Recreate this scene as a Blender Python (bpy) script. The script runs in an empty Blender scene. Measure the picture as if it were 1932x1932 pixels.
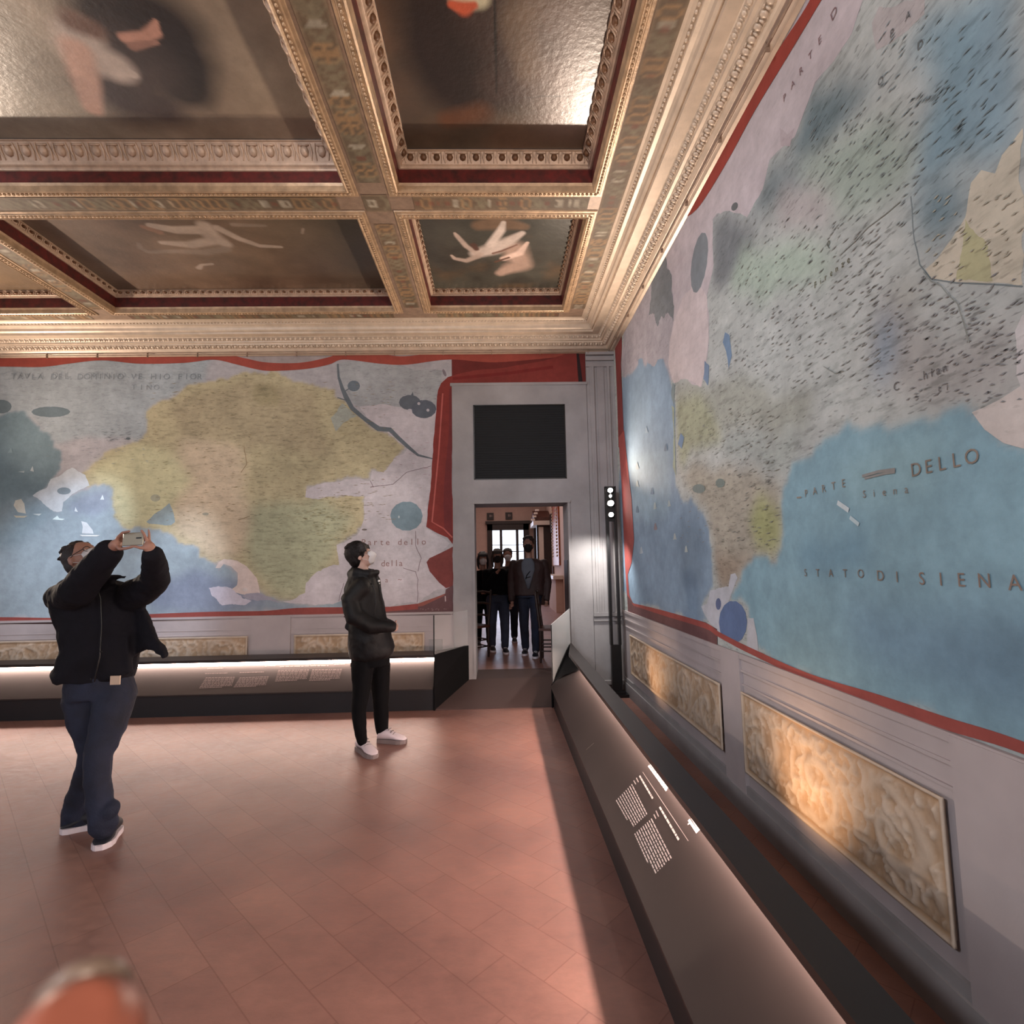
import bpy, bmesh, math, random
import numpy as np
from mathutils import Vector, Matrix, noise as mnoise
from mathutils.geometry import tessellate_polygon

random.seed(7)
C = bpy.context.scene.collection
PI = math.pi
# ------------------------------------------------------------------ camera geometry
F_PX, VX, VY, ROLL, EYE = 1020.0, 940.0, 1062.0, 0.016, 1.6
F = Vector(((VX-966)/F_PX, -(VY-966)/F_PX, 1.0)).normalized()          # world +Y in camera (right, up, forward)
Zc = Vector((-math.sin(ROLL), math.cos(ROLL), 0.0)); Zc = (Zc-F*Zc.dot(F)).normalized()
Xc = -F.cross(Zc)
def ray(x, y):
    d = Vector(((x-966)/F_PX, -(y-966)/F_PX, 1.0))
    return Vector((Xc.dot(d), F.dot(d), Zc.dot(d)))
def at(x, y, Y):                       # the point at depth Y seen at pixel (x, y)
    r = ray(x, y); return r*(Y/r.y)+Vector((0, 0, EYE))
def atX(x, y, X):
    r = ray(x, y); return r*(X/r.x)+Vector((0, 0, EYE))
def atZ(x, y, Z):
    r = ray(x, y); return r*((Z-EYE)/r.z)+Vector((0, 0, EYE))
def at_plane(x, y, p0, n):
    r = ray(x, y); o = Vector((0, 0, EYE)); return o+r*((p0-o).dot(n)/r.dot(n))

XR, YB = 1.539, 6.792                  # right wall, back wall
XL, YF = -8.0, -3.6                    # left wall, front wall (behind the camera)
ZB = 4.57                              # underside of the ceiling beams

# ------------------------------------------------------------------ colour / materials
def lin(c):
    return tuple(((v/255)/12.92 if v/255 <= .04045 else ((v/255+.055)/1.055)**2.4) for v in c)
def new_mat(name):
    m = bpy.data.materials.new(name); m.use_nodes = True
    return m, m.node_tree.nodes, m.node_tree.links, m.node_tree.nodes['Principled BSDF']
def node(N, t, **kw):
    n = N.new(t)
    for k, v in kw.items():
        if k in n.inputs.keys(): n.inputs[k].default_value = v
        else: setattr(n, k, v)
    return n
def noise_node(N, L, scale, detail=4, rough=.55, stretch=None, coord='Object', rot=None):
    tc = N.new('ShaderNodeTexCoord'); n = N.new('ShaderNodeTexNoise')
    n.inputs['Scale'].default_value = scale; n.inputs['Detail'].default_value = detail; n.inputs['Roughness'].default_value = rough
    if stretch or rot:
        mp = N.new('ShaderNodeMapping')
        if stretch: mp.inputs['Scale'].default_value = stretch
        if rot: mp.inputs['Rotation'].default_value = rot
        L.new(tc.outputs[coord], mp.inputs['Vector']); L.new(mp.outputs['Vector'], n.inputs['Vector'])
    else: L.new(tc.outputs[coord], n.inputs['Vector'])
    return n
def ramp(N, L, src, stops):
    r = N.new('ShaderNodeValToRGB'); e = r.color_ramp.elements
    while len(e) < len(stops): e.new(.5)
    for el, (p, c) in zip(e, stops): el.position = p; el.color = (*c[:3], 1)
    L.new(src, r.inputs['Fac']); return r
def simple(name, rgb, rough=.6, metal=0., var=.12, scale=6., bump=0., bscale=60., spec=.5, coat=0., second=None):
    m, N, L, B = new_mat(name)
    c = lin(rgb); c2 = lin(second) if second else tuple(v*(1-var) for v in c); c1 = c if second else tuple(min(1, v*(1+var)) for v in c)
    n = noise_node(N, L, scale); r = ramp(N, L, n.outputs['Fac'], [(.3, c2), (.7, c1)])
    L.new(r.outputs['Color'], B.inputs['Base Color'])
    B.inputs['Roughness'].default_value = rough; B.inputs['Metallic'].default_value = metal
    B.inputs['Specular IOR Level'].default_value = spec
    if coat: B.inputs['Coat Weight'].default_value = coat; B.inputs['Coat Roughness'].default_value = .15
    if bump:
        b = noise_node(N, L, bscale, 5); bn = N.new('ShaderNodeBump'); bn.inputs['Strength'].default_value = bump; bn.inputs['Distance'].default_value = .01
        L.new(b.outputs['Fac'], bn.inputs['Height']); L.new(bn.outputs['Normal'], B.inputs['Normal'])
    return m
def emit(name, rgb, strength):
    m, N, L, B = new_mat(name)
    B.inputs['Base Color'].default_value = (*lin(rgb), 1); B.inputs['Emission Color'].default_value = (*lin(rgb), 1)
    B.inputs['Emission Strength'].default_value = strength
    return m

M = {}
M['plaster'] = simple('stone_grey_plaster', (146, 143, 142), .8, var=.16, scale=2.5, bump=.15, bscale=30)
M['stone'] = simple('pietra_grey', (146, 142, 142), .75, var=.14, scale=3.0, bump=.12, bscale=25)
M['dado'] = simple('painted_dado', (168, 158, 158), .7, var=.12, scale=2.0, bump=.1, bscale=30)
M['far_wall'] = simple('far_room_plaster', (190, 160, 148), .85, var=.05)
M['cornice'] = simple('cream_gilt_cornice', (194, 176, 156), .42, metal=.15, var=.12, scale=9, bump=.1, bscale=90)
M['gilt'] = simple('gilt_wood', (172, 144, 114), .38, metal=.25, var=.25, scale=14, bump=.2, bscale=70)
M['gilt_pale'] = simple('pale_gilt', (140, 118, 100), .45, metal=.15, var=.2, scale=14, bump=.2, bscale=70)
M['gilt_orn'] = simple('pinkish_gilt_carving', (190, 164, 142), .42, metal=.15, var=.2, scale=14, bump=.2, bscale=70)
M['egg_dark'] = simple('umber_ornament', (104, 72, 48), .5, metal=.1, var=.3, scale=20)
M['frieze_red'] = simple('red_frieze', (104, 34, 30), .5, var=.4, scale=16, second=(58, 26, 22))
M['shadow_wood'] = simple('dark_walnut_reveal', (44, 27, 19), .5, var=.3)
M['black_metal'] = simple('black_metal', (18, 18, 20), .35, metal=.2, var=.1)
M['bench_metal'] = simple('bronze_grey_metal', (52, 43, 41), .5, metal=.2, var=.1, scale=3)
M['bench_lip'] = simple('dark_bronze_lip', (46, 38, 36), .4, metal=.3, var=.1)
M['bench_base'] = simple('bench_plinth_black', (18, 17, 22), .5, var=.15)
M['bench_end'] = simple('bench_end_black', (9, 8, 9), .8, var=.1, spec=.2)
M['led'] = emit('led_strip', (255, 222, 206), 112); M['led_back'] = emit('led_strip_wide', (255, 222, 206), 38)
M['lens'] = emit('lamp_lens', (255, 250, 240), 40)
M['print'] = simple('printed_text', (214, 204, 200), .6, var=.03)
M['print_dim'] = simple('printed_text_dim', (132, 116, 112), .6, var=.03)
M['skin'] = simple('skin', (150, 112, 98), .5, var=.08, scale=25)
M['skin_pale'] = simple('skin_pale', (184, 150, 138), .5, var=.06, scale=25)
M['finger'] = simple('finger_skin', (172, 100, 78), .45, var=.06, scale=200)
M['nail'] = simple('finger_nail', (132, 112, 98), .3, var=.03)
M['hair'] = simple('dark_hair', (26, 20, 22), .55, var=.4, scale=60, bump=.5, bscale=120)
M['hair_brown'] = simple('brown_hair', (38, 26, 22), .55, var=.4, scale=60)
M['jacket'] = simple('navy_black_jacket', (16, 16, 24), .85, var=.25, scale=8, bump=.3, bscale=40, spec=.2)
M['puffer'] = simple('black_puffer', (10, 10, 13), .6, var=.25, scale=8, bump=.2, bscale=40, spec=.3)
M['black_cloth'] = simple('black_trousers', (8, 8, 11), .9, var=.2, scale=10, spec=.15)
M['jeans'] = simple('blue_jeans', (28, 38, 62), .85, scale=5, second=(14, 18, 32), bump=.3, bscale=90)
M['jeans_light'] = simple('light_jeans', (52, 60, 84), .85, scale=4, second=(36, 42, 58))
M['maroon'] = simple('maroon_jacket', (42, 22, 22), .7, var=.2)
M['greyshirt'] = simple('grey_top', (84, 88, 98), .8, var=.1)
M['mask_white'] = simple('white_mask', (205, 204, 208), .8, var=.03)
M['mask_black'] = simple('black_mask', (18, 16, 18), .8, var=.05)
M['sneaker'] = simple('white_sneaker', (206, 194, 200), .6, var=.04)
M['sole'] = simple('white_sole', (212, 206, 214), .6, var=.03)
M['sole_dark'] = simple('grey_sole', (120, 108, 108), .6, var=.03)
M['shoe_dark'] = simple('dark_shoe', (20, 24, 36), .6, var=.2)
M['phone'] = simple('phone_gold', (142, 138, 124), .3, metal=.3, var=.03)
M['label'] = simple('leather_label', (178, 160, 144), .7, var=.05)
M['wood_dark'] = simple('dark_wood', (38, 22, 18), .5, var=.3, scale=12)
M['wood_brown'] = simple('brown_wood', (70, 36, 26), .5, var=.3, scale=12)
M['gold_hanging'] = simple('gilded_carving', (170, 84, 32), .45, metal=.3, var=.4, scale=14, second=(96, 42, 16))
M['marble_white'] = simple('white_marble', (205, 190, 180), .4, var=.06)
M['window_light'] = emit('window_daylight', (222, 232, 250), 2.6)
M['screen_black'] = simple('black_grille', (8, 9, 12), .8, var=.25, scale=12)
M['ramp'] = simple('dark_ramp_cover', (72, 54, 50), .7, var=.08, scale=2)
M['glint'] = simple('white_plastic', (230, 226, 222), .4, var=.02)

# glass
m, N_, L_, B_ = new_mat('clear_glass'); M['glass'] = m
B_.inputs['Base Color'].default_value = (.92, .93, .94, 1); B_.inputs['Roughness'].default_value = .05
B_.inputs['Alpha'].default_value = .09; B_.inputs['Specular IOR Level'].default_value = .8

# terracotta floor: rectangular tiles laid at 45 degrees
def floor_mat(name, tint=(1, 1, 1)):
    m, N, L, B = new_mat(name)
    tc = N.new('ShaderNodeTexCoord'); mp = N.new('ShaderNodeMapping'); mp.inputs['Rotation'].default_value = (0, 0, PI/4)
    L.new(tc.outputs['Object'], mp.inputs['Vector'])
    br = N.new('ShaderNodeTexBrick'); br.inputs['Scale'].default_value = 1; br.inputs['Brick Width'].default_value = .42; br.inputs['Row Height'].default_value = .21
    br.inputs['Mortar Size'].default_value = .0035; br.inputs['Mortar Smooth'].default_value = .6; br.inputs['Bias'].default_value = 0
    a = lin((143, 106, 95)); b = lin((134, 98, 89))
    br.inputs['Color1'].default_value = (*a, 1); br.inputs['Color2'].default_value = (*b, 1); br.inputs['Mortar'].default_value = (*lin((122, 86, 76)), 1)
    L.new(mp.outputs['Vector'], br.inputs['Vector'])
    n = noise_node(N, L, 1.3, 5); r = ramp(N, L, n.outputs['Fac'], [(.3, (.66, .65, .68)), (.7, (1.18, 1.15, 1.12))])
    n2 = noise_node(N, L, 14, 6, .7, (1, 1.6, 1)); r2 = ramp(N, L, n2.outputs['Fac'], [(.35, (.88, .87, .87)), (.75, (1.15, 1.12, 1.12))])
    x = N.new('ShaderNodeMix'); x.data_type = 'RGBA'; x.blend_type = 'MULTIPLY'; x.inputs[0].default_value = 1
    y = N.new('ShaderNodeMix'); y.data_type = 'RGBA'; y.blend_type = 'MULTIPLY'; y.inputs[0].default_value = 1
    L.new(br.outputs['Color'], x.inputs[6]); L.new(r.outputs['Color'], x.inputs[7]); L.new(x.outputs[2], y.inputs[6]); L.new(r2.outputs['Color'], y.inputs[7])
    L.new(y.outputs[2], B.inputs['Base Color'])
    rr = ramp(N, L, n2.outputs['Fac'], [(.3, (.34,)*3), (.7, (.55,)*3)]); L.new(rr.outputs['Color'], B.inputs['Roughness'])
    bn = N.new('ShaderNodeBump'); bn.inputs['Strength'].default_value = .12; bn.inputs['Distance'].default_value = .01
    L.new(n2.outputs['Fac'], bn.inputs['Height']); L.new(bn.outputs['Normal'], B.inputs['Normal'])
    return m
M['floor'] = floor_mat('terracotta_floor')

# vertex-painted surfaces: colour attribute rgb = pigment, alpha = how hilly (hatched) the land is
def painted_mat(name, rough=.75, hatch=True, coat=0., mott=.13, fine=9., spec=.3):
    m, N, L, B = new_mat(name)
    at_ = N.new('ShaderNodeVertexColor'); at_.layer_name = 'Col'
    n = noise_node(N, L, 1.7, 6, .6); r = ramp(N, L, n.outputs['Fac'], [(.28, (1-mott*1.6,)*3), (.72, (1+mott*1.3,)*3)])
    n2 = noise_node(N, L, fine, 7, .7); r2 = ramp(N, L, n2.outputs['Fac'], [(.3, (1-mott,)*3), (.7, (1+mott,)*3)])
    x = N.new('ShaderNodeMix'); x.data_type = 'RGBA'; x.blend_type = 'MULTIPLY'; x.inputs[0].default_value = 1
    y = N.new('ShaderNodeMix'); y.data_type = 'RGBA'; y.blend_type = 'MULTIPLY'; y.inputs[0].default_value = 1
    L.new(at_.outputs['Color'], x.inputs[6]); L.new(r.outputs['Color'], x.inputs[7]); L.new(x.outputs[2], y.inputs[6]); L.new(r2.outputs['Color'], y.inputs[7])
    out = y.outputs[2]
    if hatch:
        # short dark brush dashes for hills
        nh = noise_node(N, L, 1, 3, .6, (7, 7, 30), rot=(.12, .12, 0)); rh = ramp(N, L, nh.outputs['Fac'], [(.32, (.68, .69, .68)), (.48, (1, 1, 1)), (.58, (1, 1, 1)), (.74, (1.13, 1.12, 1.1))])
        nd = noise_node(N, L, 1, 2, .5, (17, 17, 74), rot=(.12, .12, 0)); rd = ramp(N, L, nd.outputs['Fac'], [(.31, (.52, .52, .51)), (.38, (1, 1, 1))])
        q = N.new('ShaderNodeMix'); q.data_type = 'RGBA'; q.blend_type = 'MULTIPLY'; q.inputs[0].default_value = 1
        L.new(rh.outputs['Color'], q.inputs[6]); L.new(rd.outputs['Color'], q.inputs[7])
        w = N.new('ShaderNodeMix'); w.data_type = 'RGBA'; w.blend_type = 'MULTIPLY'
        L.new(at_.outputs['Alpha'], w.inputs[0]); L.new(out, w.inputs[6]); L.new(q.outputs[2], w.inputs[7]); out = w.outputs[2]
    L.new(out, B.inputs['Base Color'])
    B.inputs['Roughness'].default_value = rough; B.inputs['Specular IOR Level'].default_value = spec
    if coat: B.inputs['Coat Weight'].default_value = coat; B.inputs['Coat Roughness'].default_value = .22
    b = noise_node(N, L, 26 if not coat else 9, 6); bn = N.new('ShaderNodeBump'); bn.inputs['Strength'].default_value = .18; bn.inputs['Distance'].default_value = .01
    L.new(b.outputs['Fac'], bn.inputs['Height']); L.new(bn.outputs['Normal'], B.inputs['Normal'])
    return m
M['mural'] = painted_mat('fresco_map_paint')
M['canvas'] = painted_mat('oil_painting', rough=.30, hatch=False, mott=.16, fine=6, spec=.8)
M['relief'] = painted_mat('painted_marble_relief', rough=.6, hatch=False, mott=.1, fine=12)
M['grotesque'] = painted_mat('grotesque_beam_paint', rough=.6, hatch=False, mott=.16, fine=22)

# ------------------------------------------------------------------ mesh helpers
def setp(o, parent):
    if parent:
        o.parent = parent
        if parent.parent is None: o.matrix_parent_inverse = Matrix.Translation(-parent.location)
class MB:
    def __init__(s): s.v = []; s.f = []; s.mi = []; s.col = []; s.cur = 0; s.smooth = []
    def add(s, vs, fs, mi=None, col=None, smooth=False):
        o = len(s.v); s.v += [tuple(p) for p in vs]
        for f in fs: s.f.append(tuple(i+o for i in f)); s.mi.append(s.cur if mi is None else mi); s.smooth.append(smooth)
        s.col += [(col or (1, 1, 1, 0))]*len(vs)
        return s
    def box(s, a, b, **k):
        x0, y0, z0 = a; x1, y1, z1 = b
        x0, x1 = min(x0, x1), max(x0, x1); y0, y1 = min(y0, y1), max(y0, y1); z0, z1 = min(z0, z1), max(z0, z1)
        v = [(x0, y0, z0), (x1, y0, z0), (x1, y1, z0), (x0, y1, z0), (x0, y0, z1), (x1, y0, z1), (x1, y1, z1), (x0, y1, z1)]
        return s.add(v, [(3, 2, 1, 0), (4, 5, 6, 7), (0, 1, 5, 4), (1, 2, 6, 5), (2, 3, 7, 6), (3, 0, 4, 7)], **k)
    def obox(s, c, ax, ay, az, **k):      # oriented box from centre and half axes
        c, ax, ay, az = map(Vector, (c, ax, ay, az)); v = []
        for sz in (-1, 1):
            for sx, sy in ((-1, -1), (1, -1), (1, 1), (-1, 1)): v.append(c+ax*sx+ay*sy+az*sz)
        return s.add(v, [(3, 2, 1, 0), (4, 5, 6, 7), (0, 1, 5, 4), (1, 2, 6, 5), (2, 3, 7, 6), (3, 0, 4, 7)], **k)
    def prism(s, poly, d, **k):           # planar polygon extruded by vector d
        n = len(poly); d = Vector(d); P = [Vector(p) for p in poly]
        t = tessellate_polygon([P])
        s.add(P+[p+d for p in P], [tuple(x) for x in t]+[tuple(i+n for i in reversed(x)) for x in t]+[(i, (i+1) % n, (i+1) % n+n, i+n) for i in range(n)], **k)
        return s
    def tube(s, pts, rad, seg=10, flat=None, **k):   # closed round tube through pts, hemispherical ends
        pts = [Vector(p) for p in pts]; n = len(pts)
        if not hasattr(rad, '__len__'): rad = [rad]*n
        T = [((pts[min(i+1, n-1)]-pts[max(i-1, 0)]).normalized()) for i in range(n)]
        up = Vector((0, 0, 1)) if abs(T[0].z) < .9 else Vector((0, 1, 0))
        u = (up-T[0]*up.dot(T[0])).normalized(); rings = []
        def ring(c, u, w, r): return [c+u*(math.cos(2*PI*j/seg)*r)+w*(math.sin(2*PI*j/seg)*r) for j in range(seg)]
        for i in range(n):
            u = (u-T[i]*u.dot(T[i])).normalized(); w = T[i].cross(u)
            if i == 0: rings += [ring(pts[0]-T[0]*rad[0]*.85, u, w, rad[0]*.5), ring(pts[0]-T[0]*rad[0]*.5, u, w, rad[0]*.86)]
            rings.append(ring(pts[i], u, w, rad[i]))
            if i == n-1: rings += [ring(pts[i]+T[i]*rad[i]*.5, u, w, rad[i]*.86), ring(pts[i]+T[i]*rad[i]*.85, u, w, rad[i]*.5)]
        return s.rings(rings, **k)
    def rings(s, R, **k):
        seg = len(R[0]); vs = [p for r in R for p in r]; fs = []
        for i in range(len(R)-1):
            for j in range(seg):
                a = i*seg+j; b = i*seg+(j+1) % seg; fs.append((a, b, b+seg, a+seg))
        fs.append(tuple(reversed(range(seg)))); fs.append(tuple((len(R)-1)*seg+j for j in range(seg)))
        k.setdefault('smooth', True)
        return s.add(vs, fs, **k)
    def cyl(s, a, b, r, seg=12, r2=None, **k):
        a, b = Vector(a), Vector(b); t = (b-a).normalized(); up = Vector((0, 0, 1)) if abs(t.z) < .9 else Vector((1, 0, 0))
        u = (up-t*up.dot(t)).normalized(); w = t.cross(u); r2 = r if r2 is None else r2
        R = [[c+u*(math.cos(2*PI*j/seg)*q)+w*(math.sin(2*PI*j/seg)*q) for j in range(seg)] for c, q in ((a, r), (b, r2))]
        k.setdefault('smooth', False); return s.rings(R, **k)
    def ell(s, c, ax, ay, az, nu=14, nv=9, **k):     # ellipsoid from centre and three axis vectors
        c, ax, ay, az = map(Vector, (c, ax, ay, az)); vs = [c-az]; fs = []
        for i in range(1, nv):
            t = -PI/2+PI*i/nv
            for j in range(nu): vs.append(c+ax*(math.cos(t)*math.cos(2*PI*j/nu))+ay*(math.cos(t)*math.sin(2*PI*j/nu))+az*math.sin(t))
        vs.append(c+az); e = len(vs)-1
        for j in range(nu): fs.append((0, 1+(j+1) % nu, 1+j)); fs.append((e, e-nu+j, e-nu+(j+1) % nu))
        for i in range(nv-2):
            for j in range(nu):
                a = 1+i*nu+j; b = 1+i*nu+(j+1) % nu; fs.append((a, b, b+nu, a+nu))
        k.setdefault('smooth', True)
        return s.add(vs, fs, **k)
    def ball(s, c, r, **k): return s.ell(c, (r, 0, 0), (0, r, 0), (0, 0, r), **k)
    def mesh(s, name):
        me = bpy.data.meshes.new(name); me.from_pydata(s.v, [], s.f); me.validate(clean_customdata=False)
        if len(me.polygons) == len(s.mi):
            me.polygons.foreach_set('material_index', s.mi); me.polygons.foreach_set('use_smooth', s.smooth)
        if len(me.vertices) == len(s.col):
            ca = me.color_attributes.new('Col', 'FLOAT_COLOR', 'POINT')
            ca.data.foreach_set('color', np.array(s.col, dtype=np.float32).ravel())
        me.update(); return me
    def build(s, name, mats, parent=None, kind=None):
        me = s.mesh(name); o = bpy.data.objects.new(name, me)
        for m_ in (mats if isinstance(mats, (list, tuple)) else [mats]): me.materials.append(m_)
        C.objects.link(o)
        setp(o, parent)
        if kind: o['kind'] = kind
        return o
def tag(o, label, cat, group=None):
    o['label'] = label; o['category'] = cat
    if group: o['group'] = group
    return o
def thing(name, label, cat, group=None, loc=(0, 0, 0)):
    o = bpy.data.objects.new(name, None); o.location = loc; o.empty_display_size = .1; C.objects.link(o)
    return tag(o, label, cat, group)
def fuse(mb, name, mat, parent, voxel=.012, smooth=3, wrinkle=0., wscale=.12):
    """union overlapping closed shapes into one continuous skin"""
    me = mb.mesh(name+'_raw'); t = bpy.data.objects.new(name+'_raw', me); C.objects.link(t)
    r = t.modifiers.new('r', 'REMESH'); r.mode = 'VOXEL'; r.voxel_size = voxel
    s = t.modifiers.new('s', 'SMOOTH'); s.factor = .5; s.iterations = smooth
    if wrinkle:
        tx = bpy.data.textures.new(name+'_folds', 'CLOUDS'); tx.noise_scale = wscale; tx.noise_depth = 2
        d = t.modifiers.new('d', 'DISPLACE'); d.texture = tx; d.strength = wrinkle; d.mid_level = .5; d.texture_coords = 'LOCAL'
    dg = bpy.context.evaluated_depsgraph_get(); ev = t.evaluated_get(dg)
    out = bpy.data.meshes.new_from_object(ev); out.name = name
    bpy.data.objects.remove(t); bpy.data.meshes.remove(me)
    for a_ in list(out.color_attributes): out.color_attributes.remove(a_)
    out.materials.clear(); out.materials.append(mat)
    out.polygons.foreach_set('use_smooth', [True]*len(out.polygons))
    o = bpy.data.objects.new(name, out); C.objects.link(o)
    setp(o, parent)
    return o

# ================================================================== THE ROOM
DX0, DX1, DZ1 = -.289, .885, 2.345     # doorway in the back wall
WT = .46                               # its thickness
mb = MB(); mb.box((XL-.3, YF-.3, -.12), (XR+.3, YB, 0)); mb.build('floor', M['floor'], kind='structure')
w = MB()
w.box((XL-.3, YB, -.12), (DX0, YB+WT, 5.4)).box((DX1, YB, -.12), (XR+.6, YB+WT, 5.4)).box((DX0, YB, DZ1), (DX1, YB+WT, 5.4))
w.build('wall_back', M['plaster'], kind='structure')
w = MB(); w.box((XR, YF-.3, -.12), (XR+.3, YB, 5.4)); w.build('wall_right', M['dado'], kind='structure')
w = MB()                               # left wall with tall windows on the terrace side
for a, b in ((YF-.3, -2.6), (-1.0, .6), (2.2, YB)): w.box((XL-.3, a, 0), (XL, b, 5.4))
for a, b in ((-2.6, -1.0), (.6, 2.2)): w.box((XL-.3, a, 0), (XL, b, .9)).box((XL-.3, a, 3.6), (XL, b, 5.4))
w.build('wall_left', M['plaster'], kind='structure')
w = MB()                               # front wall (behind the camera) with window openings
wx = [(-6.6, -5.0), (-3.6, -2.0), (-.6, 1.0)]
w.box((XL-.3, YF-.3, 0), (-6.6, YF, 5.4)).box((-5.0, YF-.3, 0), (-3.6, YF, 5.4)).box((-2.0, YF-.3, 0), (-.6, YF, 5.4)).box((1.0, YF-.3, 0), (XR, YF, 5.4))
for a, b in wx: w.box((a, YF-.3, 0), (b, YF, .9)).box((a, YF-.3, 3.6), (b, YF, 5.4))
w.build('wall_front', M['plaster'], kind='structure')

# ---- stone surround of the doorway, with the recessed grille opening above it
SX0, SX1, SZ1 = -.558, 1.170, 3.885
gx0, gx1, gz0, gz1 = -.287, .886, 2.648, 3.612
t = .035
w = MB()
def fr(mb, x0, x1, z0, z1, y0, y1): mb.box((x0, y0, z0), (x1, y1, z1))
fr(w, SX0, DX0, 0, SZ1, YB-t, YB); fr(w, DX1, SX1, 0, SZ1, YB-t, YB)
fr(w, DX0, DX1, DZ1, gz0, YB-t, YB); fr(w, DX0, DX1, gz1, SZ1, YB-t, YB)
w.box((SX0-.02, YB-t-.015, SZ1-.02), (SX1+.01, YB, SZ1+.015))
w.box((DX0-.035, YB-t-.02, DZ1-.004), (DX1+.035, YB-t, DZ1+.03))                 # fillet around the opening
w.box((DX0-.03, YB-t-.012, .2), (DX0, YB-t, DZ1)); w.box((DX1, YB-t-.012, .2), (DX1+.03, YB-t, DZ1))
w.build('trim_1', M['stone'], kind='structure')
w = MB(); w.box((DX1-.006, YB+.08, .2), (DX1, YB+WT, 1.62)); w.build('trim_11', M['shadow_wood'], kind='structure')
s_ = thing('wall_grille', 'flat black square grille panel in the stone above the doorway', 'wall panel', loc=(.3, YB, gz0))
w = MB(); w.box((gx0+.012, YB-t+.012, gz0+.012), (gx1-.012, YB-.001, gz1-.012)); w.build('panel', M['screen_black'], s_)
w = MB()
for k in range(30):
    z = gz0+.03+k*(gz1-gz0-.06)/29; w.box((gx0+.014, YB-t+.006, z-.004), (gx1-.014, YB-t+.013, z+.004))
w.build('slats', M['screen_black'], s_)
w = MB(); w.box((gx0, YB-t-.004, gz0), (gx1, YB-t+.012, gz0+.014)).box((gx0, YB-t-.004, gz1-.014), (gx1, YB-t+.012, gz1)).box((gx0, YB-t-.004, gz0), (gx0+.014, YB-t+.012, gz1)).box((gx1-.014, YB-t-.004, gz0), (gx1, YB-t+.012, gz1))
w.build('frame', M['black_metal'], s_)

# ---- fluted corner pilaster, right of the surround
w = MB(); px0, px1 = 1.175, XR
w.box((px0, YB-.03, 0), (px1, YB, 4.33))
for a, b, d in ((1.215, 1.245, .012), (1.245, 1.27, .022), (1.31, 1.40, .012), (1.44, 1.47, .022), (1.50, XR-.002, .014)): w.box((a, YB-.03-d, .95), (b, YB-.03, 4.10))
for z, d in ((.10, .05), (.86, .02), (.92, .035), (4.10, .02), (4.18, .035), (4.25, .05)): w.box((px0-.005, YB-.03-d, z), (px1, YB-.03, z+.045))
w.build('trim_2', M['stone'], kind='structure')

# ---- coffered ceiling: beams at z = ZB
BX = [(-4.69, -4.37), (-1.16, -.75), (.81, 1.12)]
BYs = [(4.05, 4.40), (6.10, 6.40)]
TOP = 5.25
w = MB()
w.box((XL, 6.10, ZB), (XR, YB, TOP)).box((.81, YF, ZB), (XR, 6.10, TOP)).box((XL, 4.05, ZB), (.81, 4.40, TOP))
w.box((-1.16, .5, ZB), (-.75, 4.05, TOP)).box((-1.16, 4.40, ZB), (-.75, 6.10, TOP)).box((-4.69, 4.40, ZB), (-4.37, 6.10, TOP)).box((XL, YF, ZB), (.81, .5, TOP)).box((XL, .5, ZB), (-5.3, 4.05, TOP))
w.box((XL-.3, YF-.3, TOP), (XR+.3, YB+.3, TOP+.15))
ceil_ = w.build('ceiling', M['gilt_pale'], kind='structure')

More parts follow.
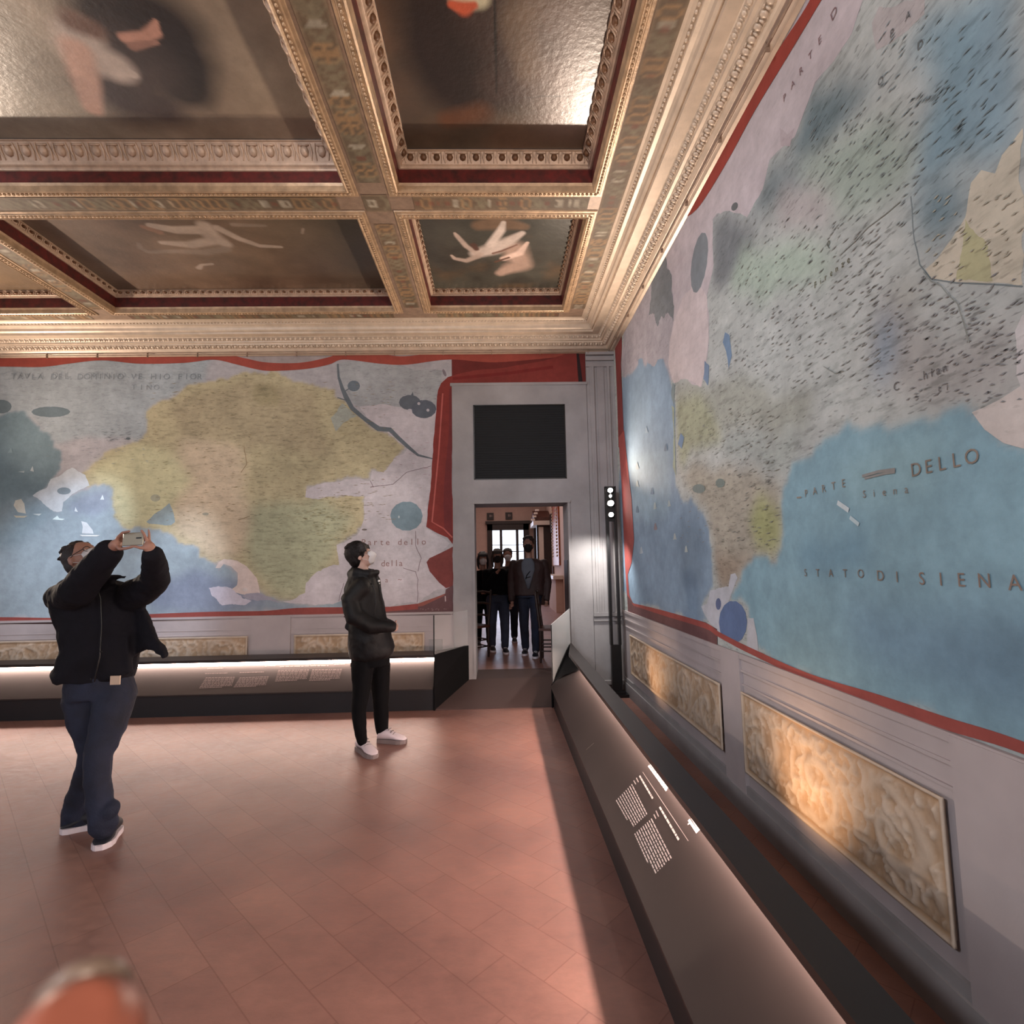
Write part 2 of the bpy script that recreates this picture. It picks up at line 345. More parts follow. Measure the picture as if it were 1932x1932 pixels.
# painted grotesque bands along the beam soffits (pigment cells on a fine grid, light flowers and scrolls)
def grotesque(mb, x0, x1, y0, y1, seed, z=ZB-.004, base=(104, 86, 68), light=1.0):
    rng = random.Random(seed); along_x = (x1-x0) > (y1-y0)
    L_ = (x1-x0) if along_x else (y1-y0); Wd = (y1-y0) if along_x else (x1-x0)
    nu = max(8, int(L_/.022)); nv = max(6, int(Wd/.022))
    U = (np.arange(nu+1)/nu)*L_; V = (np.arange(nv+1)/nv-.5)*Wd
    col = np.zeros((nu+1, nv+1, 3)); b = np.array(lin(base)); col[:] = b
    g = np.array(lin((92, 84, 70)));
    UU, VV = np.meshgrid(U, V, indexing='ij')
    k = .5+.5*np.sin(UU*2.1+seed)*np.cos(UU*.7); col = col*(1-k[..., None]*.6)+g*k[..., None]*.6
    n = int(L_/.06)
    for i in range(n):
        u = (i+.5)*L_/n+rng.uniform(-.02, .02)
        kind = rng.choice(['dots', 'leaf', 'scroll', 'scroll', 'red', 'leaf'])
        c = {'dots': (176, 168, 150), 'leaf': (128, 120, 98), 'scroll': (168, 132, 92), 'red': (118, 56, 44)}[kind]
        c = np.array(lin(c))
        if kind == 'dots':
            for q in (-1, 0, 1):
                m_ = ((UU-u)/.02)**2+((VV-q*Wd*.17)/.018)**2 < 1; col[m_] = col[m_]*.35+.65*c*rng.uniform(.7, 1.1)
        elif kind == 'leaf':
            for q in (-1, 1):
                a = (UU-u); v = VV-q*Wd*.14; m_ = ((a+q*v*.6)/.022)**2+((v-.4*a)/.07)**2 < 1; col[m_] = col[m_]*.6+.4*c
        elif kind == 'red':
            m_ = (np.abs(UU-u) < .02) & (np.abs(VV) < Wd*.2); col[m_] = col[m_]*.6+.4*c
        else:
            r = np.hypot(UU-u, np.abs(VV)-Wd*.16); m_ = (np.abs(r-.035) < .010); col[m_] = col[m_]*.55+.45*c
    # paler border to either side
    e = (np.abs(VV) > Wd*.42); col[e] = np.array(lin((124, 106, 86)))
    vs = []; fs = []; cs = []
    for i in range(nu+1):
        for j in range(nv+1):
            vs.append((x0+U[i], y0+V[j]+Wd/2, z) if along_x else (x0+V[j]+Wd/2, y0+U[i], z)); cs.append((*col[i, j], 0))
    for i in range(nu):
        for j in range(nv):
            a = i*(nv+1)+j; f = (a, a+1, a+nv+2, a+nv+1); fs.append(f if along_x else f[::-1])
    o = len(mb.v); mb.add(vs, fs); mb.col[o:] = cs
g = MB()
for k, a in enumerate([(-.65, .80, 4.14, 4.31), (-4.3, -1.27, 4.15, 4.31), (-7.9, -4.75, 4.15, 4.31), (.90, 1.07, .2, 6.1), (-1.06, -.85, 4.12, 4.33), (-1.05, -.86, .2, 3.98), (-1.04, -.87, 4.5, 6.05),
                       (-.68, .78, 6.19, 6.31), (-4.3, -1.2, 6.19, 6.31), (-7.9, -4.75, 6.19, 6.31), (-4.61, -4.46, 4.5, 6.05)]):
    grotesque(g, a[0], a[1], a[2], a[3], 11+k)
g.build('trim_3', M['grotesque'], kind='structure')

# gilded bead mouldings around each coffer mouth
def ring_pts(x0, x1, y0, y1, ins, z): return [(x0+ins, y0+ins, z), (x1-ins, y0+ins, z), (x1-ins, y1-ins, z), (x0+ins, y1-ins, z)]
def ring_band(mb, x0, x1, y0, y1, prof, **k):
    vs = []; fs = []
    for ins, z in prof: vs += ring_pts(x0, x1, y0, y1, ins, z)
    for i in range(len(prof)-1):
        for j in range(4):
            a = i*4+j; b = i*4+(j+1) % 4; fs.append((a, a+4, b+4, b))
    mb.add(vs, fs, **k)
def walk(x0, x1, y0, y1, ins, step):
    P = [Vector((*p[:2], 0)) for p in ring_pts(x0, x1, y0, y1, ins, 0)]
    for j in range(4):
        a, b = P[j], P[(j+1) % 4]; L_ = (b-a).length; n = max(1, int(round(L_/step))); d = (b-a)/L_
        for i in range(n): yield a+d*(L_*(i+.5)/n), d, Vector((-d.y, d.x, 0))     # point, along, inward
coffers = dict(small=(-.75, .81, 4.40, 6.10, 0), tall=(-.75, .81, .5, 4.05, 1), big=(-5.3, -1.16, .5, 4.05, 2), long=(-4.37, -1.16, 4.40, 6.10, 0), corner=(-7.9, -4.69, 4.40, 6.10, 0))
gm = MB()
for nme, (x0, x1, y0, y1, deep) in coffers.items():
    ring_band(gm, x0, x1, y0, y1, [(-.085, ZB-.002), (-.08, ZB-.012), (-.062, ZB-.012), (-.055, ZB-.022), (-.02, ZB-.022), (-.012, ZB-.03), (0, ZB-.024), (.004, ZB+.02), (.012, ZB+.04)])
    for p, d, n in walk(x0, x1, y0, y1, -.038, .034):
        if p.y > 2.0: gm.ell((p.x, p.y, ZB-.024), d*.013, n*.011, (0, 0, .009), nu=6, nv=4)
gm.build('trim_4', M['gilt'], kind='structure')

# coffer interiors: red frieze, ornament moulding, painting
def paint_grid(mb, x0, x1, y0, y1, z, nx, ny, fn, face_down=True):
    xs = np.linspace(x0, x1, nx+1); ys = np.linspace(y0, y1, ny+1); X, Y = np.meshgrid(xs, ys, indexing='ij')
    col = fn(X, Y); vs = [(X[i, j], Y[i, j], z) for i in range(nx+1) for j in range(ny+1)]
    fs = [(i*(ny+1)+j, i*(ny+1)+j+1, (i+1)*(ny+1)+j+1, (i+1)*(ny+1)+j) for i in range(nx) for j in range(ny)]
    o = len(mb.v); mb.add(vs, fs, smooth=True); mb.col[o:] = [(*c, 0) for c in col.reshape(-1, 3)]
def value_noise(X, Y, s, seed=0):
    out = np.zeros_like(X); f = 1.; a = .5
    for o in range(4):
        xx = X*s*f+seed*7.3+o*13; yy = Y*s*f+seed*3.1+o*5
        xi = np.floor(xx).astype(int); yi = np.floor(yy).astype(int); fx = xx-xi; fy = yy-yi; fx = fx*fx*(3-2*fx); fy = fy*fy*(3-2*fy)
        def h(i, j):
            q = np.sin(i*127.1+j*311.7+seed*17.7)*43758.5453; return q-np.floor(q)
        out += a*((h(xi, yi)*(1-fx)+h(xi+1, yi)*fx)*(1-fy)+(h(xi, yi+1)*(1-fx)+h(xi+1, yi+1)*fx)*fy); f *= 2; a *= .5
    return out/.9375
def blend(col, mask, rgb):
    return col*(1-mask[..., None])+np.array(lin(rgb))*mask[..., None]
def limb(X, Y, pts, rad, soft=.35):       # soft-edged mask of a tapering stroke
    m_ = np.zeros_like(X)
    for (a, ra), (b, rb) in zip(zip(pts[:-1], rad[:-1]), zip(pts[1:], rad[1:])):
        dx, dy = b[0]-a[0], b[1]-a[1]; q = np.clip(((X-a[0])*dx+(Y-a[1])*dy)/(dx*dx+dy*dy+1e-9), 0, 1)
        d = np.hypot(X-a[0]-q*dx, Y-a[1]-q*dy); r = ra+(rb-ra)*q; m_ = np.maximum(m_, np.clip((r-d)/(r*soft)+.5, 0, 1))
    return m_
def PZ(z): return lambda x, y: tuple(atZ(x, y, z)[:2])
def strokes(col, X, Y, z, items, soft=.75):
    p = PZ(z); dz = z-EYE
    for pts, rad, rgb, *so in items:
        P_ = [p(*q) for q in pts]; R_ = [r*1.35*dz/900. for r in rad]
        col = blend(col, limb(X, Y, P_, R_, *(so or [soft])), rgb)
    return col
FL = (182, 168, 158); FLd = (150, 112, 92)
def art_small(z):
    def fn(X, Y):
        n = value_noise(X, Y, 3, 1); col = blend(np.ones(X.shape+(3,))*np.array(lin((74, 74, 66))), np.clip((n-.35)*2, 0, 1), (52, 50, 44))
        col = blend(col, np.clip((value_noise(X, Y, 2.2, 5)-.5)*3, 0, 1)*.6, (112, 84, 56))
        return strokes(col, X, Y, z, [
            ([(905, 425), (940, 420), (990, 428)], [16, 22, 10], (120, 98, 78)), ([(970, 470), (985, 500), (965, 505), (945, 515)], [26, 22, 20, 12], (164, 140, 126), .9),
            ([(900, 478), (930, 470), (960, 455), (985, 440)], [16, 19, 14, 7], (198, 184, 174)), ([(925, 462), (945, 435), (950, 420)], [10, 9, 5], (212, 198, 188)),
            ([(905, 480), (880, 465), (862, 445), (858, 440)], [8, 6, 5, 3], (190, 172, 160)), ([(900, 484), (880, 492), (858, 488), (852, 482)], [8, 7, 5, 3], (180, 162, 150)),
            ([(950, 488), (980, 478), (995, 458)], [8, 9, 4], (208, 182, 168)), ([(935, 494), (960, 486)], [3, 3], (92, 66, 54)), ([(930, 478), (945, 474), (975, 462)], [3, 3, 2], (120, 90, 78)), ([(893, 462), (899, 470)], [7, 6], (92, 66, 56))])
    return fn
def art_tall(z):
    def fn(X, Y):
        n = value_noise(X, Y, 2, 2); col = blend(np.ones(X.shape+(3,))*np.array(lin((78, 66, 54))), np.clip((n-.4)*3, 0, 1)*.7, (104, 78, 60))
        col = strokes(col, X, Y, z, [([(860, 10), (850, 90), (880, 150), (900, 170)], [70, 62, 60, 40], (40, 30, 26), .6), ([(960, 30), (980, 110), (960, 160)], [60, 46, 40], (58, 42, 36), .7),
            ([(1000, 40), (1005, 130)], [30, 18], (112, 92, 70), 1.4), ([(1060, 60), (1070, 220)], [44, 40], (104, 84, 74), 1.6), ([(845, 225), (905, 215)], [14, 18], (98, 62, 40), 1.2)])
        col = strokes(col, X, Y, z, [([(870, -6), (905, -3)], [14, 12], (196, 190, 160)), ([(852, 8), (876, 16), (894, 10)], [5, 9, 5], (188, 86, 56))])
        return strokes(col, X, Y, z, [([(933, -10), (935, 90), (937, 175)], [1.6, 1.4, 1.2], (24, 17, 14)), ([(980, 184), (1105, 180)], [1.1, 1.1], (60, 44, 38))])
    return fn
def art_big(z):
    def fn(X, Y):
        n = value_noise(X, Y, 1.3, 3); col = blend(np.ones(X.shape+(3,))*np.array(lin((172, 164, 148))), np.clip((n-.35)*2.2, 0, 1), (134, 126, 112))
        col = blend(col, np.clip((X+3.3)/1.3, 0, 1)*.55, (112, 84, 62))
        col = strokes(col, X, Y, z, [([(230, 40), (290, 60), (330, 110), (345, 160)], [56, 62, 48, 40], (44, 36, 34), .7), ([(250, 120), (240, 180), (300, 200)], [50, 50, 34], (70, 58, 54), 1.0),
            ([(120, 60), (60, 20)], [30, 18], (160, 148, 132), 1.2)])
        return strokes(col, X, Y, z, [([(150, 70), (160, 100), (215, 125), (250, 140)], [26, 30, 24, 8], FL), ([(145, 95), (160, 150), (175, 205)], [18, 17, 12], (186, 152, 136)),
            ([(235, 72), (275, 68), (290, 60), (294, 40)], [7, 7, 8, 3], (186, 140, 122)), ([(280, 66), (300, 62)], [5, 3], (186, 140, 122)), ([(250, 88), (296, 80)], [6, 3], (150, 112, 98)),
            ([(140, 40), (175, 55)], [16, 14], (110, 84, 72), .9)])
    return fn
def art_long(z):
    def fn(X, Y):
        n = value_noise(X, Y, 1.6, 4); col = blend(np.ones(X.shape+(3,))*np.array(lin((112, 92, 76))), np.clip((n-.35)*2.4, 0, 1)*.8, (78, 58, 46))
        col = blend(col, np.clip((X+2.3)/.8, 0, 1)*.75, (48, 44, 38)); col = blend(col, np.clip((-3.6-X)/.9, 0, 1)*.5, (128, 116, 106))
        f1 = (156, 140, 128); f2 = (126, 110, 98)
        return strokes(col, X, Y, z, [([(285, 426), (330, 434), (385, 434)], [9, 12, 14], f1, .5), ([(270, 428), (300, 438)], [6, 8], (128, 96, 78)), ([(385, 425), (400, 445), (425, 460)], [14, 18, 13], f1),
            ([(400, 455), (360, 462), (305, 458)], [13, 12, 6], f1), ([(425, 470), (385, 476), (330, 474), (280, 476), (265, 468), (262, 460)], [11, 11, 7, 5, 5, 4], f2),
            ([(410, 430), (450, 450), (490, 464), (530, 466)], [9, 8, 6, 4], f1), ([(375, 506), (380, 500), (400, 498)], [6, 4, 4], f1), ([(440, 424), (500, 426)], [6, 4], f2), ([(570, 440), (572, 432)], [3, 3], f2)])
    return fn
def art_corner(z):
    def fn(X, Y):
        n = value_noise(X, Y, 1.6, 8); return blend(np.ones(X.shape+(3,))*np.array(lin((112, 92, 70))), np.clip((n-.35)*2.4, 0, 1), (70, 56, 44))
    return fn
info = dict(
    small=('square ceiling coffer holding a pale tumbling figure, nearest the room corner', art_small, (170, 180)),
    tall=('tall ceiling coffer beside the right cornice with dark cracked painting', art_tall, (150, 240)),
    big=('largest ceiling coffer, pale bare-shouldered figure under a dark cloak', art_big, (330, 220)),
    long=('oblong ceiling coffer over the back wall with reclining figures', art_long, (330, 170)),
    corner=('brown ceiling coffer cut by the left edge, behind the diagonal beam', art_corner, (60, 30)))
def eggs(mb, md, x0, x1, y0, y1, i0, z0, i1, z1, step):
    """egg-and-dart carved on the sloping band between rings (i0,z0) and (i1,z1)"""
    slope = Vector((0, 0, 0))
    for p, d, n in walk(x0, x1, y0, y1, (i0+i1)/2, step):
        if p.y < 2.0: continue
        s = (n*(i1-i0)+Vector((0, 0, z1-z0))); h = s.length/2; s = s.normalized(); nn = d.cross(s).normalized()
        if nn.z > 0: nn = -nn
        c = Vector((p.x, p.y, (z0+z1)/2))+nn*.004
        mb.ell(c+s*h*.1, d*step*.25, s*h*.62, nn*.022, nu=8, nv=6)
        for q in (-1, 1):
            e = c+d*(q*step*.36); md.tube([e-s*h*.75, e+s*h*.1+d*(q*step*.06), e+s*h*.85], [.005, step*.07, .006], seg=5)
        md.ell(c+s*h*.72, d*step*.4, s*h*.16, nn*.018, nu=6, nv=4)
for nme, (x0, x1, y0, y1, deep) in coffers.items():
    label, art, (nx, ny) = info[nme]
    root = thing('ceiling_coffer', label, 'ceiling coffer', 'painted ceiling coffers', loc=((x0+x1)/2, (y0+y1)/2, ZB+.02))
    if deep == 0:   f0, f1, e1, pz, ei = ZB+.04, ZB+.15, ZB+.215, ZB+.225, .05
    elif deep == 1: f0, f1, e1, pz, ei = ZB+.04, ZB+.15, ZB+.25, ZB+.265, .08
    else:           f0, f1, e1, pz, ei = ZB+.04, ZB+.13, ZB+.285, ZB+.30, .13
    b = MB(); ring_band(b, x0, x1, y0, y1, [(.012, f0), (.014, f1)]); b.build('frieze', M['frieze_red'], root)
    # scroll painting on the frieze in relief-free gilt curls
    b = MB(); cc = MB()
    ring_band(b, x0, x1, y0, y1, [(.014, f1), (.026, f1), (.03, f1+.012), (.034, f1+.016), (.034, f1+.022), (.04, f1+.024)] + ([(.05, f1+.03), (.055, f1+.045)] if deep == 2 else []) + [(ei, e1), (ei+.012, e1+.002), (ei+.012, e1+.012)])
    i0 = .04 if deep < 2 else .055; z0_ = f1+(.024 if deep < 2 else .045)
    eggs(cc, b, x0, x1, y0, y1, i0, z0_, ei, e1, .085 if deep == 0 else (.105 if deep == 1 else .13))
    o = b.build('moulding', M['gilt_orn'], root); cc.build('ornament', M['egg_dark'] if deep < 2 else M['gilt_orn'], o)
    b = MB(); ring_band(b, x0, x1, y0, y1, [(ei+.012, e1+.01), (ei+.014, pz)]); b.build('reveal', M['shadow_wood'], root)
    b = MB(); ax0 = max(x0, -6.6); ay0 = max(y0, 1.4 if deep else y0)
    if ax0 > x0 or ay0 > y0:
        b.box((x0+ei, y0+ei, pz+.02), (x1-ei, y1-ei, pz+.04), col=(.06, .045, .035, 0))
    paint_grid(b, max(ax0, x0+ei), x1-ei, max(ay0, y0+ei), y1-ei, pz, nx, ny, art(pz)); b.build('painting', M['canvas'], root)

# ---- cornice swept along the back and right walls
prof = [(0, 4.29), (.03, 4.30), (.05, 4.315), (.085, 4.325), (.098, 4.335), (.112, 4.352), (.165, 4.378), (.168, 4.392), (.19, 4.395), (.192, 4.415), (.226, 4.447), (.23, 4.452),
        (.315, 4.452), (.32, 4.485), (.332, 4.475), (.352, 4.487), (.358, 4.515), (.372, 4.53), (.40, 4.535), (.41, 4.555), (.43, 4.55), (.45, 4.56), (.475, 4.568), (.475, 4.62)]
w = MB(); vs = []
for p, z in prof: vs += [(XL, YB-p, z), (XR-p, YB-p, z), (XR-p, YF, z)]
fs = []
for i in range(len(prof)-1):
    a = i*3; fs += [(a, a+1, a+4, a+3), (a+1, a+2, a+5, a+4)]
w.add(vs, [f[::-1] for f in fs])
w.build('trim_5', M['cornice'], kind='structure')
def cornice_row(mb, p, z, step, fn, ylow=.6, xlow=-6.6):
    y = YB-p-step/2
    while y > ylow: fn(mb, Vector((XR-p, y, z)), Vector((0, -1, 0)), Vector((-1, 0, 0))); y -= step
    x = XR-p-step/2
    while x > xlow: fn(mb, Vector((x, YB-p, z)), Vector((-1, 0, 0)), Vector((0, -1, 0))); x -= step
w = MB()
def leaf(mb, c, d, n):
    s = (n*.053+Vector((0, 0, .026))).normalized(); q = d.cross(s)
    if q.z > 0: q = -q
    mb.ell(c+q*.002, d*.021, s*.026, q*.013, nu=6, nv=5); mb.ell(c+d*.034+q*.001-s*.006, d*.007, s*.022, q*.012, nu=5, nv=4); mb.ell(c+d*.034+q*.004+s*.02, d*.014, s*.008, q*.008, nu=5, nv=4)
def egg2(mb, c, d, n):
    s = (n*.034+Vector((0, 0, .034))).normalized(); q = d.cross(s)
    if q.z > 0: q = -q
    mb.ell(c+q*.001, d*.018, s*.02, q*.012, nu=6, nv=5); mb.ell(c+d*.03+q*.001, d*.004, s*.02, q*.008, nu=4, nv=4)
def bead(mb, c, d, n): mb.ell(c, d*.014, n*.011, (0, 0, .01), nu=6, nv=4)
cornice_row(w, .138, 4.362, .068, leaf); cornice_row(w, .21, 4.43, .06, egg2); cornice_row(w, .42, 4.548, .04, bead)
w.build('trim_6', M['cornice'], kind='structure')
w = MB()                               # hanging rail with hooks just under the cornice
w.cyl((XL, YB-.075, 4.292), (XR-.09, YB-.075, 4.292), .008, 8); w.cyl((XR-.075, YB-.09, 4.292), (XR-.075, YF, 4.292), .008, 8)
x = 1.2
while x > -6.6:
    w.box((x-.004, YB-.085, 4.262), (x+.004, YB-.06, 4.315)); x -= .62
y = 6.3
while y > .5:
    w.box((XR-.082, y-.004, 4.262), (XR-.06, y+.004, 4.315)); y -= .62
w.build('trim_7', M['gilt_pale'], kind='structure')

# ================================================================== WALL MAPS
K3, K5 = 2.3221, 3.22
def R3(p): return atX(1100+p[0]/K3, p[1]/K3, XR)
def R6(p): return atX(1100+p[0]/K3, 640+p[1]/K3, XR)
def B4(p): return at(p[0]/K5, 640+p[1]/K5, YB)
def B5(p): return at(500+p[0]/K5, 640+p[1]/K5, YB)
class Mural:
    def __init__(s, wall): s.mb = MB(); s.wall = wall; s.lay = 0; s.rng = random.Random(5)
    def off(s, p, l):
        d = .0035+.00008*l
        return Vector((XR-d, p.y, p.z)) if s.wall == 'R' else Vector((p.x, YB-d, p.z))
    def rough(s, P, amp):
        out = []
        n = len(P)
        for i in range(n):
            a, b = P[i], P[(i+1) % n]; seg = [a, b]; A = amp*min(1., (b-a).length*2.2)
            for it in range(4):
                ns = [seg[0]]
                for q in range(len(seg)-1):
                    d = seg[q+1]-seg[q]; L_ = d.length
                    m_ = (seg[q]+seg[q+1])/2
                    if L_ > .02:
                        j = s.rng.uniform(-1, 1)*A*L_*.9
                        pe = Vector((0, -d.z, d.y)) if s.wall == 'R' else Vector((-d.z, 0, d.x))
                        m_ = m_+pe.normalized()*j
                        ns += [m_, seg[q+1]]
                    else: ns.append(seg[q+1])
                seg = ns
            out += seg[:-1]
        return out
    def poly(s, fn, pts, rgb, hatch=0., amp=.18, layer=None):
        P = [Vector(fn(p)) for p in pts]
        if amp: P = s.rough(P, amp)
        s.raw(P, rgb, hatch, layer)
    def raw(s, P, rgb, hatch=0., layer=None):
        if layer is None: s.lay += 1; l = s.lay
        else: l = layer
        P = [s.off(p, l) for p in P]
        P2 = [Vector((p.y, p.z, 0)) if s.wall == 'R' else Vector((p.x, p.z, 0)) for p in P]
        tri = tessellate_polygon([P2]); out = []
        for t_ in tri:
            a, b, c = [P[i] for i in t_]; n = (b-a).cross(c-a)
            ok = n.x < 0 if s.wall == 'R' else n.y < 0
            out.append(tuple(t_) if ok else tuple(reversed(t_)))
        s.mb.add(P, out, col=(*lin(rgb), hatch))
    def base(s, lo, hi, step, rgb, hatch, patches):
        """ground colour of the map as a fine painted grid; patches = (fn, outline, rgb, hatch, softness m)"""
        a = np.arange(lo[0], hi[0]+step/2, step); z = np.arange(lo[1], hi[1]+step/2, step); A, Z = np.meshgrid(a, z, indexing='ij')
        # wobble the sampling point so that outlines look brushed
        wa = (value_noise(A, Z, 3.5, 21)-.5)*.16+(value_noise(A, Z, 14, 4)-.5)*.05; wz = (value_noise(A, Z, 3.5, 33)-.5)*.16+(value_noise(A, Z, 14, 9)-.5)*.05
        col = np.ones(A.shape+(4,))*np.array([*lin(rgb), hatch])
        for fn, pts, c, h, soft in patches:
            P = [fn(p) for p in pts]; X = np.array([p.y if s.wall == 'R' else p.x for p in P]); Y = np.array([p.z for p in P]); ins = np.zeros(A.shape, bool)
            px, pz = A+wa, Z+wz
            for i in range(len(X)):
                x0, y0, x1, y1 = X[i-1], Y[i-1], X[i], Y[i]
                if y0 == y1: continue
                cond = ((y0 > pz) != (y1 > pz)) & (px < (x1-x0)*(pz-y0)/(y1-y0)+x0); ins ^= cond
            m_ = ins.astype(float)
            for _ in range(max(1, int((soft/step)**2*1.5))):
                q = np.pad(m_, 1, mode='edge'); m_ = (q[1:-1, 1:-1]*2+q[:-2, 1:-1]+q[2:, 1:-1]+q[1:-1, :-2]+q[1:-1, 2:])/6
            m_ = m_[..., None]; col = col*(1-m_)+np.array([*lin(c), h])*m_
        v = .5+value_noise(A, Z, 1.1, 40)[..., None]; col[..., :3] *= .86+.14*v*1.0
        na, nz = A.shape; vs = [(XR-.003, A[i, j], Z[i, j]) if s.wall == 'R' else (A[i, j], YB-.003, Z[i, j]) for i in range(na) for j in range(nz)]
        fs = []
        for i in range(na-1):
            for j in range(nz-1):
                q = i*nz+j; f = (q, q+nz, q+nz+1, q+1); fs.append(f[::-1] if s.wall == 'R' else f)
        o = len(s.mb.v); s.mb.add(vs, fs, smooth=True); s.mb.col[o:] = [tuple(c) for c in col.reshape(-1, 4)]
    def blob(s, fn, c, rx, ry, rgb, hatch=0., rot=0., amp=.25, n=14):
        s.poly(fn, [(c[0]+rx*math.cos(2*PI*k/n)*math.cos(rot)-ry*math.sin(2*PI*k/n)*math.sin(rot), c[1]+rx*math.cos(2*PI*k/n)*math.sin(rot)+ry*math.sin(2*PI*k/n)*math.cos(rot)) for k in range(n)], rgb, hatch, amp)
    def line(s, fn, pts, wd, rgb, layer=None, jit=.0):
        P = [Vector(fn(p)) for p in pts]
        if jit:
            Q = [P[0]]
            for a, b in zip(P[:-1], P[1:]):
                n = max(1, int((b-a).length/.05))
                for k in range(1, n+1):
                    q = a.lerp(b, k/n)
                    if k < n: q = q+Vector((0 if s.wall == 'R' else s.rng.uniform(-jit, jit), s.rng.uniform(-jit, jit) if s.wall == 'R' else 0, s.rng.uniform(-jit, jit)))
                    Q.append(q)
            P = Q
        W_ = wd if hasattr(wd, '__len__') else [wd]*len(P)
        if len(W_) != len(P): W_ = [wd[0]+(wd[-1]-wd[0])*i/(len(P)-1) for i in range(len(P))] if hasattr(wd, '__len__') else W_
        L_, Rr = [], []
        for i, p in enumerate(P):
            d = (P[min(i+1, len(P)-1)]-P[max(0, i-1)]).normalized()
            pe = Vector((0, -d.z, d.y)) if s.wall == 'R' else Vector((-d.z, 0, d.x))
            L_.append(p+pe*W_[i]/2); Rr.append(p-pe*W_[i]/2)
        if layer is None: s.lay += 1; l = s.lay
        else: l = layer
        A = [s.off(p, l) for p in L_]; B = [s.off(p, l) for p in Rr]; n = len(A)
        fs = []
        for i in range(n-1):
            a, b, c = A[i], A[i+1], B[i+1]; nn = (b-a).cross(c-a); ok = nn.x < 0 if s.wall == 'R' else nn.y < 0
            f = (i, i+1, n+i+1, n+i); fs.append(f if ok else f[::-1])
        s.mb.add(A+B, fs, col=(*lin(rgb), 0))
    _glyph = {}
    def glyph(s, ch):
        if ch not in s._glyph:
            cu = bpy.data.curves.new('g', 'FONT'); cu.body = ch; cu.size = 1.0; cu.resolution_u = 3
            o = bpy.data.objects.new('g', cu); C.objects.link(o)
            dg = bpy.context.evaluated_depsgraph_get(); me = o.evaluated_get(dg).to_mesh()
            V = [(v.co.x, v.co.y) for v in me.vertices]; Fc = [tuple(p.vertices) for p in me.polygons]
            o.evaluated_get(dg).to_mesh_clear(); bpy.data.objects.remove(o); bpy.data.curves.remove(cu)
            if V:
                mx, Mx = min(v[0] for v in V), max(v[0] for v in V); V = [(v[0]-(mx+Mx)/2, v[1]) for v in V]
            s._glyph[ch] = (V, Fc)
        return s._glyph[ch]
    def text(s, fn, a, b, txt, h, rgb, jit=0., layer=None):
        layer = s.lay+2 if layer is None else layer; h = h*(.36 if s.wall == 'R' else 1.)
        """letters spaced evenly with their feet on the painted line a-b; h = capital height in metres"""
        A, B = Vector(fn(a)), Vector(fn(b)); n = len(txt); rng = random.Random(len(txt))
        d = (B-A).normalized(); up = Vector((0, 0, 1)); up = (up-d*up.dot(d)).normalized()
        for i, ch in enumerate(txt):
            if ch == ' ': continue
            V, Fc = s.glyph(ch)
            if not V: continue
            c = A.lerp(B, i/max(1, n-1))+up*rng.uniform(-jit, jit)
            k = h/.69
            P = [s.off(c+d*(v[0]*k)+up*(v[1]*k), layer) for v in V]; fs = []
            for f in Fc:
                nn = (P[f[1]]-P[f[0]]).cross(P[f[2]]-P[f[1]]); ok = nn.x < 0 if s.wall == 'R' else nn.y < 0
                fs.append(f if ok else f[::-1])
            s.mb.add(P, fs, col=(*lin(rgb), 0))
    def dashes(s, fn, box, n, rgb, ln=(.03, .07), layer=None):
        layer = s.lay+1 if layer is None else layer
        for _ in range(n):
            x = s.rng.uniform(box[0], box[2]); y = s.rng.uniform(box[1], box[3]); p = Vector(fn((x, y)))
            e = Vector((0, -1, 0)) if s.wall == 'R' else Vector((1, 0, 0)); L_ = s.rng.uniform(*ln); u = Vector((0, 0, 1))
            q = [p-e*L_/2, p+u*.003, p+e*L_/2+u*s.rng.uniform(-.006, .008), p+u*-.003]
            s.raw(q, rgb, 0, layer)

# ---------------- back wall map
m = Mural('B')
ZT = 4.30
sea = [(-500, 455), (0, 460), (140, 452), (190, 490), (250, 545), (310, 575), (320, 640), (360, 685), (380, 730), (365, 775), (310, 850), (285, 905), (220, 930), (200, 950), (350, 1050), (380, 1045), (385, 990), (440, 940), (520, 905), (640, 880), (690, 890), (700, 1000), (720, 1100), (740, 1130), (900, 1135), (1010, 1155), (1080, 1220), (1190, 1265), (1215, 1340), (1290, 1360), (1330, 1390), (1360, 1350), (1400, 1380), (1440, 1420), (1440, 1500), (1530, 1550), (1600, 1580), (1700, 1605), (1932, 1600), (2090, 1585), (2090, 1650), (1932, 1655), (1300, 1670), (900, 1690), (400, 1710), (0, 1700), (-500, 1700)]
yellow = [(500, 820), (560, 770), (700, 680), (850, 620), (905, 560), (905, 460), (940, 400), (1080, 320), (1150, 270), (1290, 250), (1560, 220), (1700, 215), (1790, 240), (1932, 300), (2030, 300), (2035, 340), (2090, 380), (2150, 430), (2300, 560), (2370, 580), (2480, 660),
          (2400, 740), (2330, 810), (2260, 800), (2250, 860), (2110, 850), (2010, 870), (1930, 900), (1860, 910), (1855, 960), (1940, 970), (2060, 945), (2220, 950), (2210, 1100), (2170, 1190), (2040, 1250), (2050, 1340), (2070, 1370), (1950, 1430), (1860, 1480), (1850, 1540), (1810, 1580), (1700, 1590), (1600, 1580), (1560, 1560), (1500, 1400), (1400, 1330), (1290, 1360), (1215, 1340), (1190, 1265), (1080, 1220), (1010, 1155), (900, 1135), (740, 1130), (700, 1100), (690, 1000), (690, 890), (640, 880), (540, 890)]
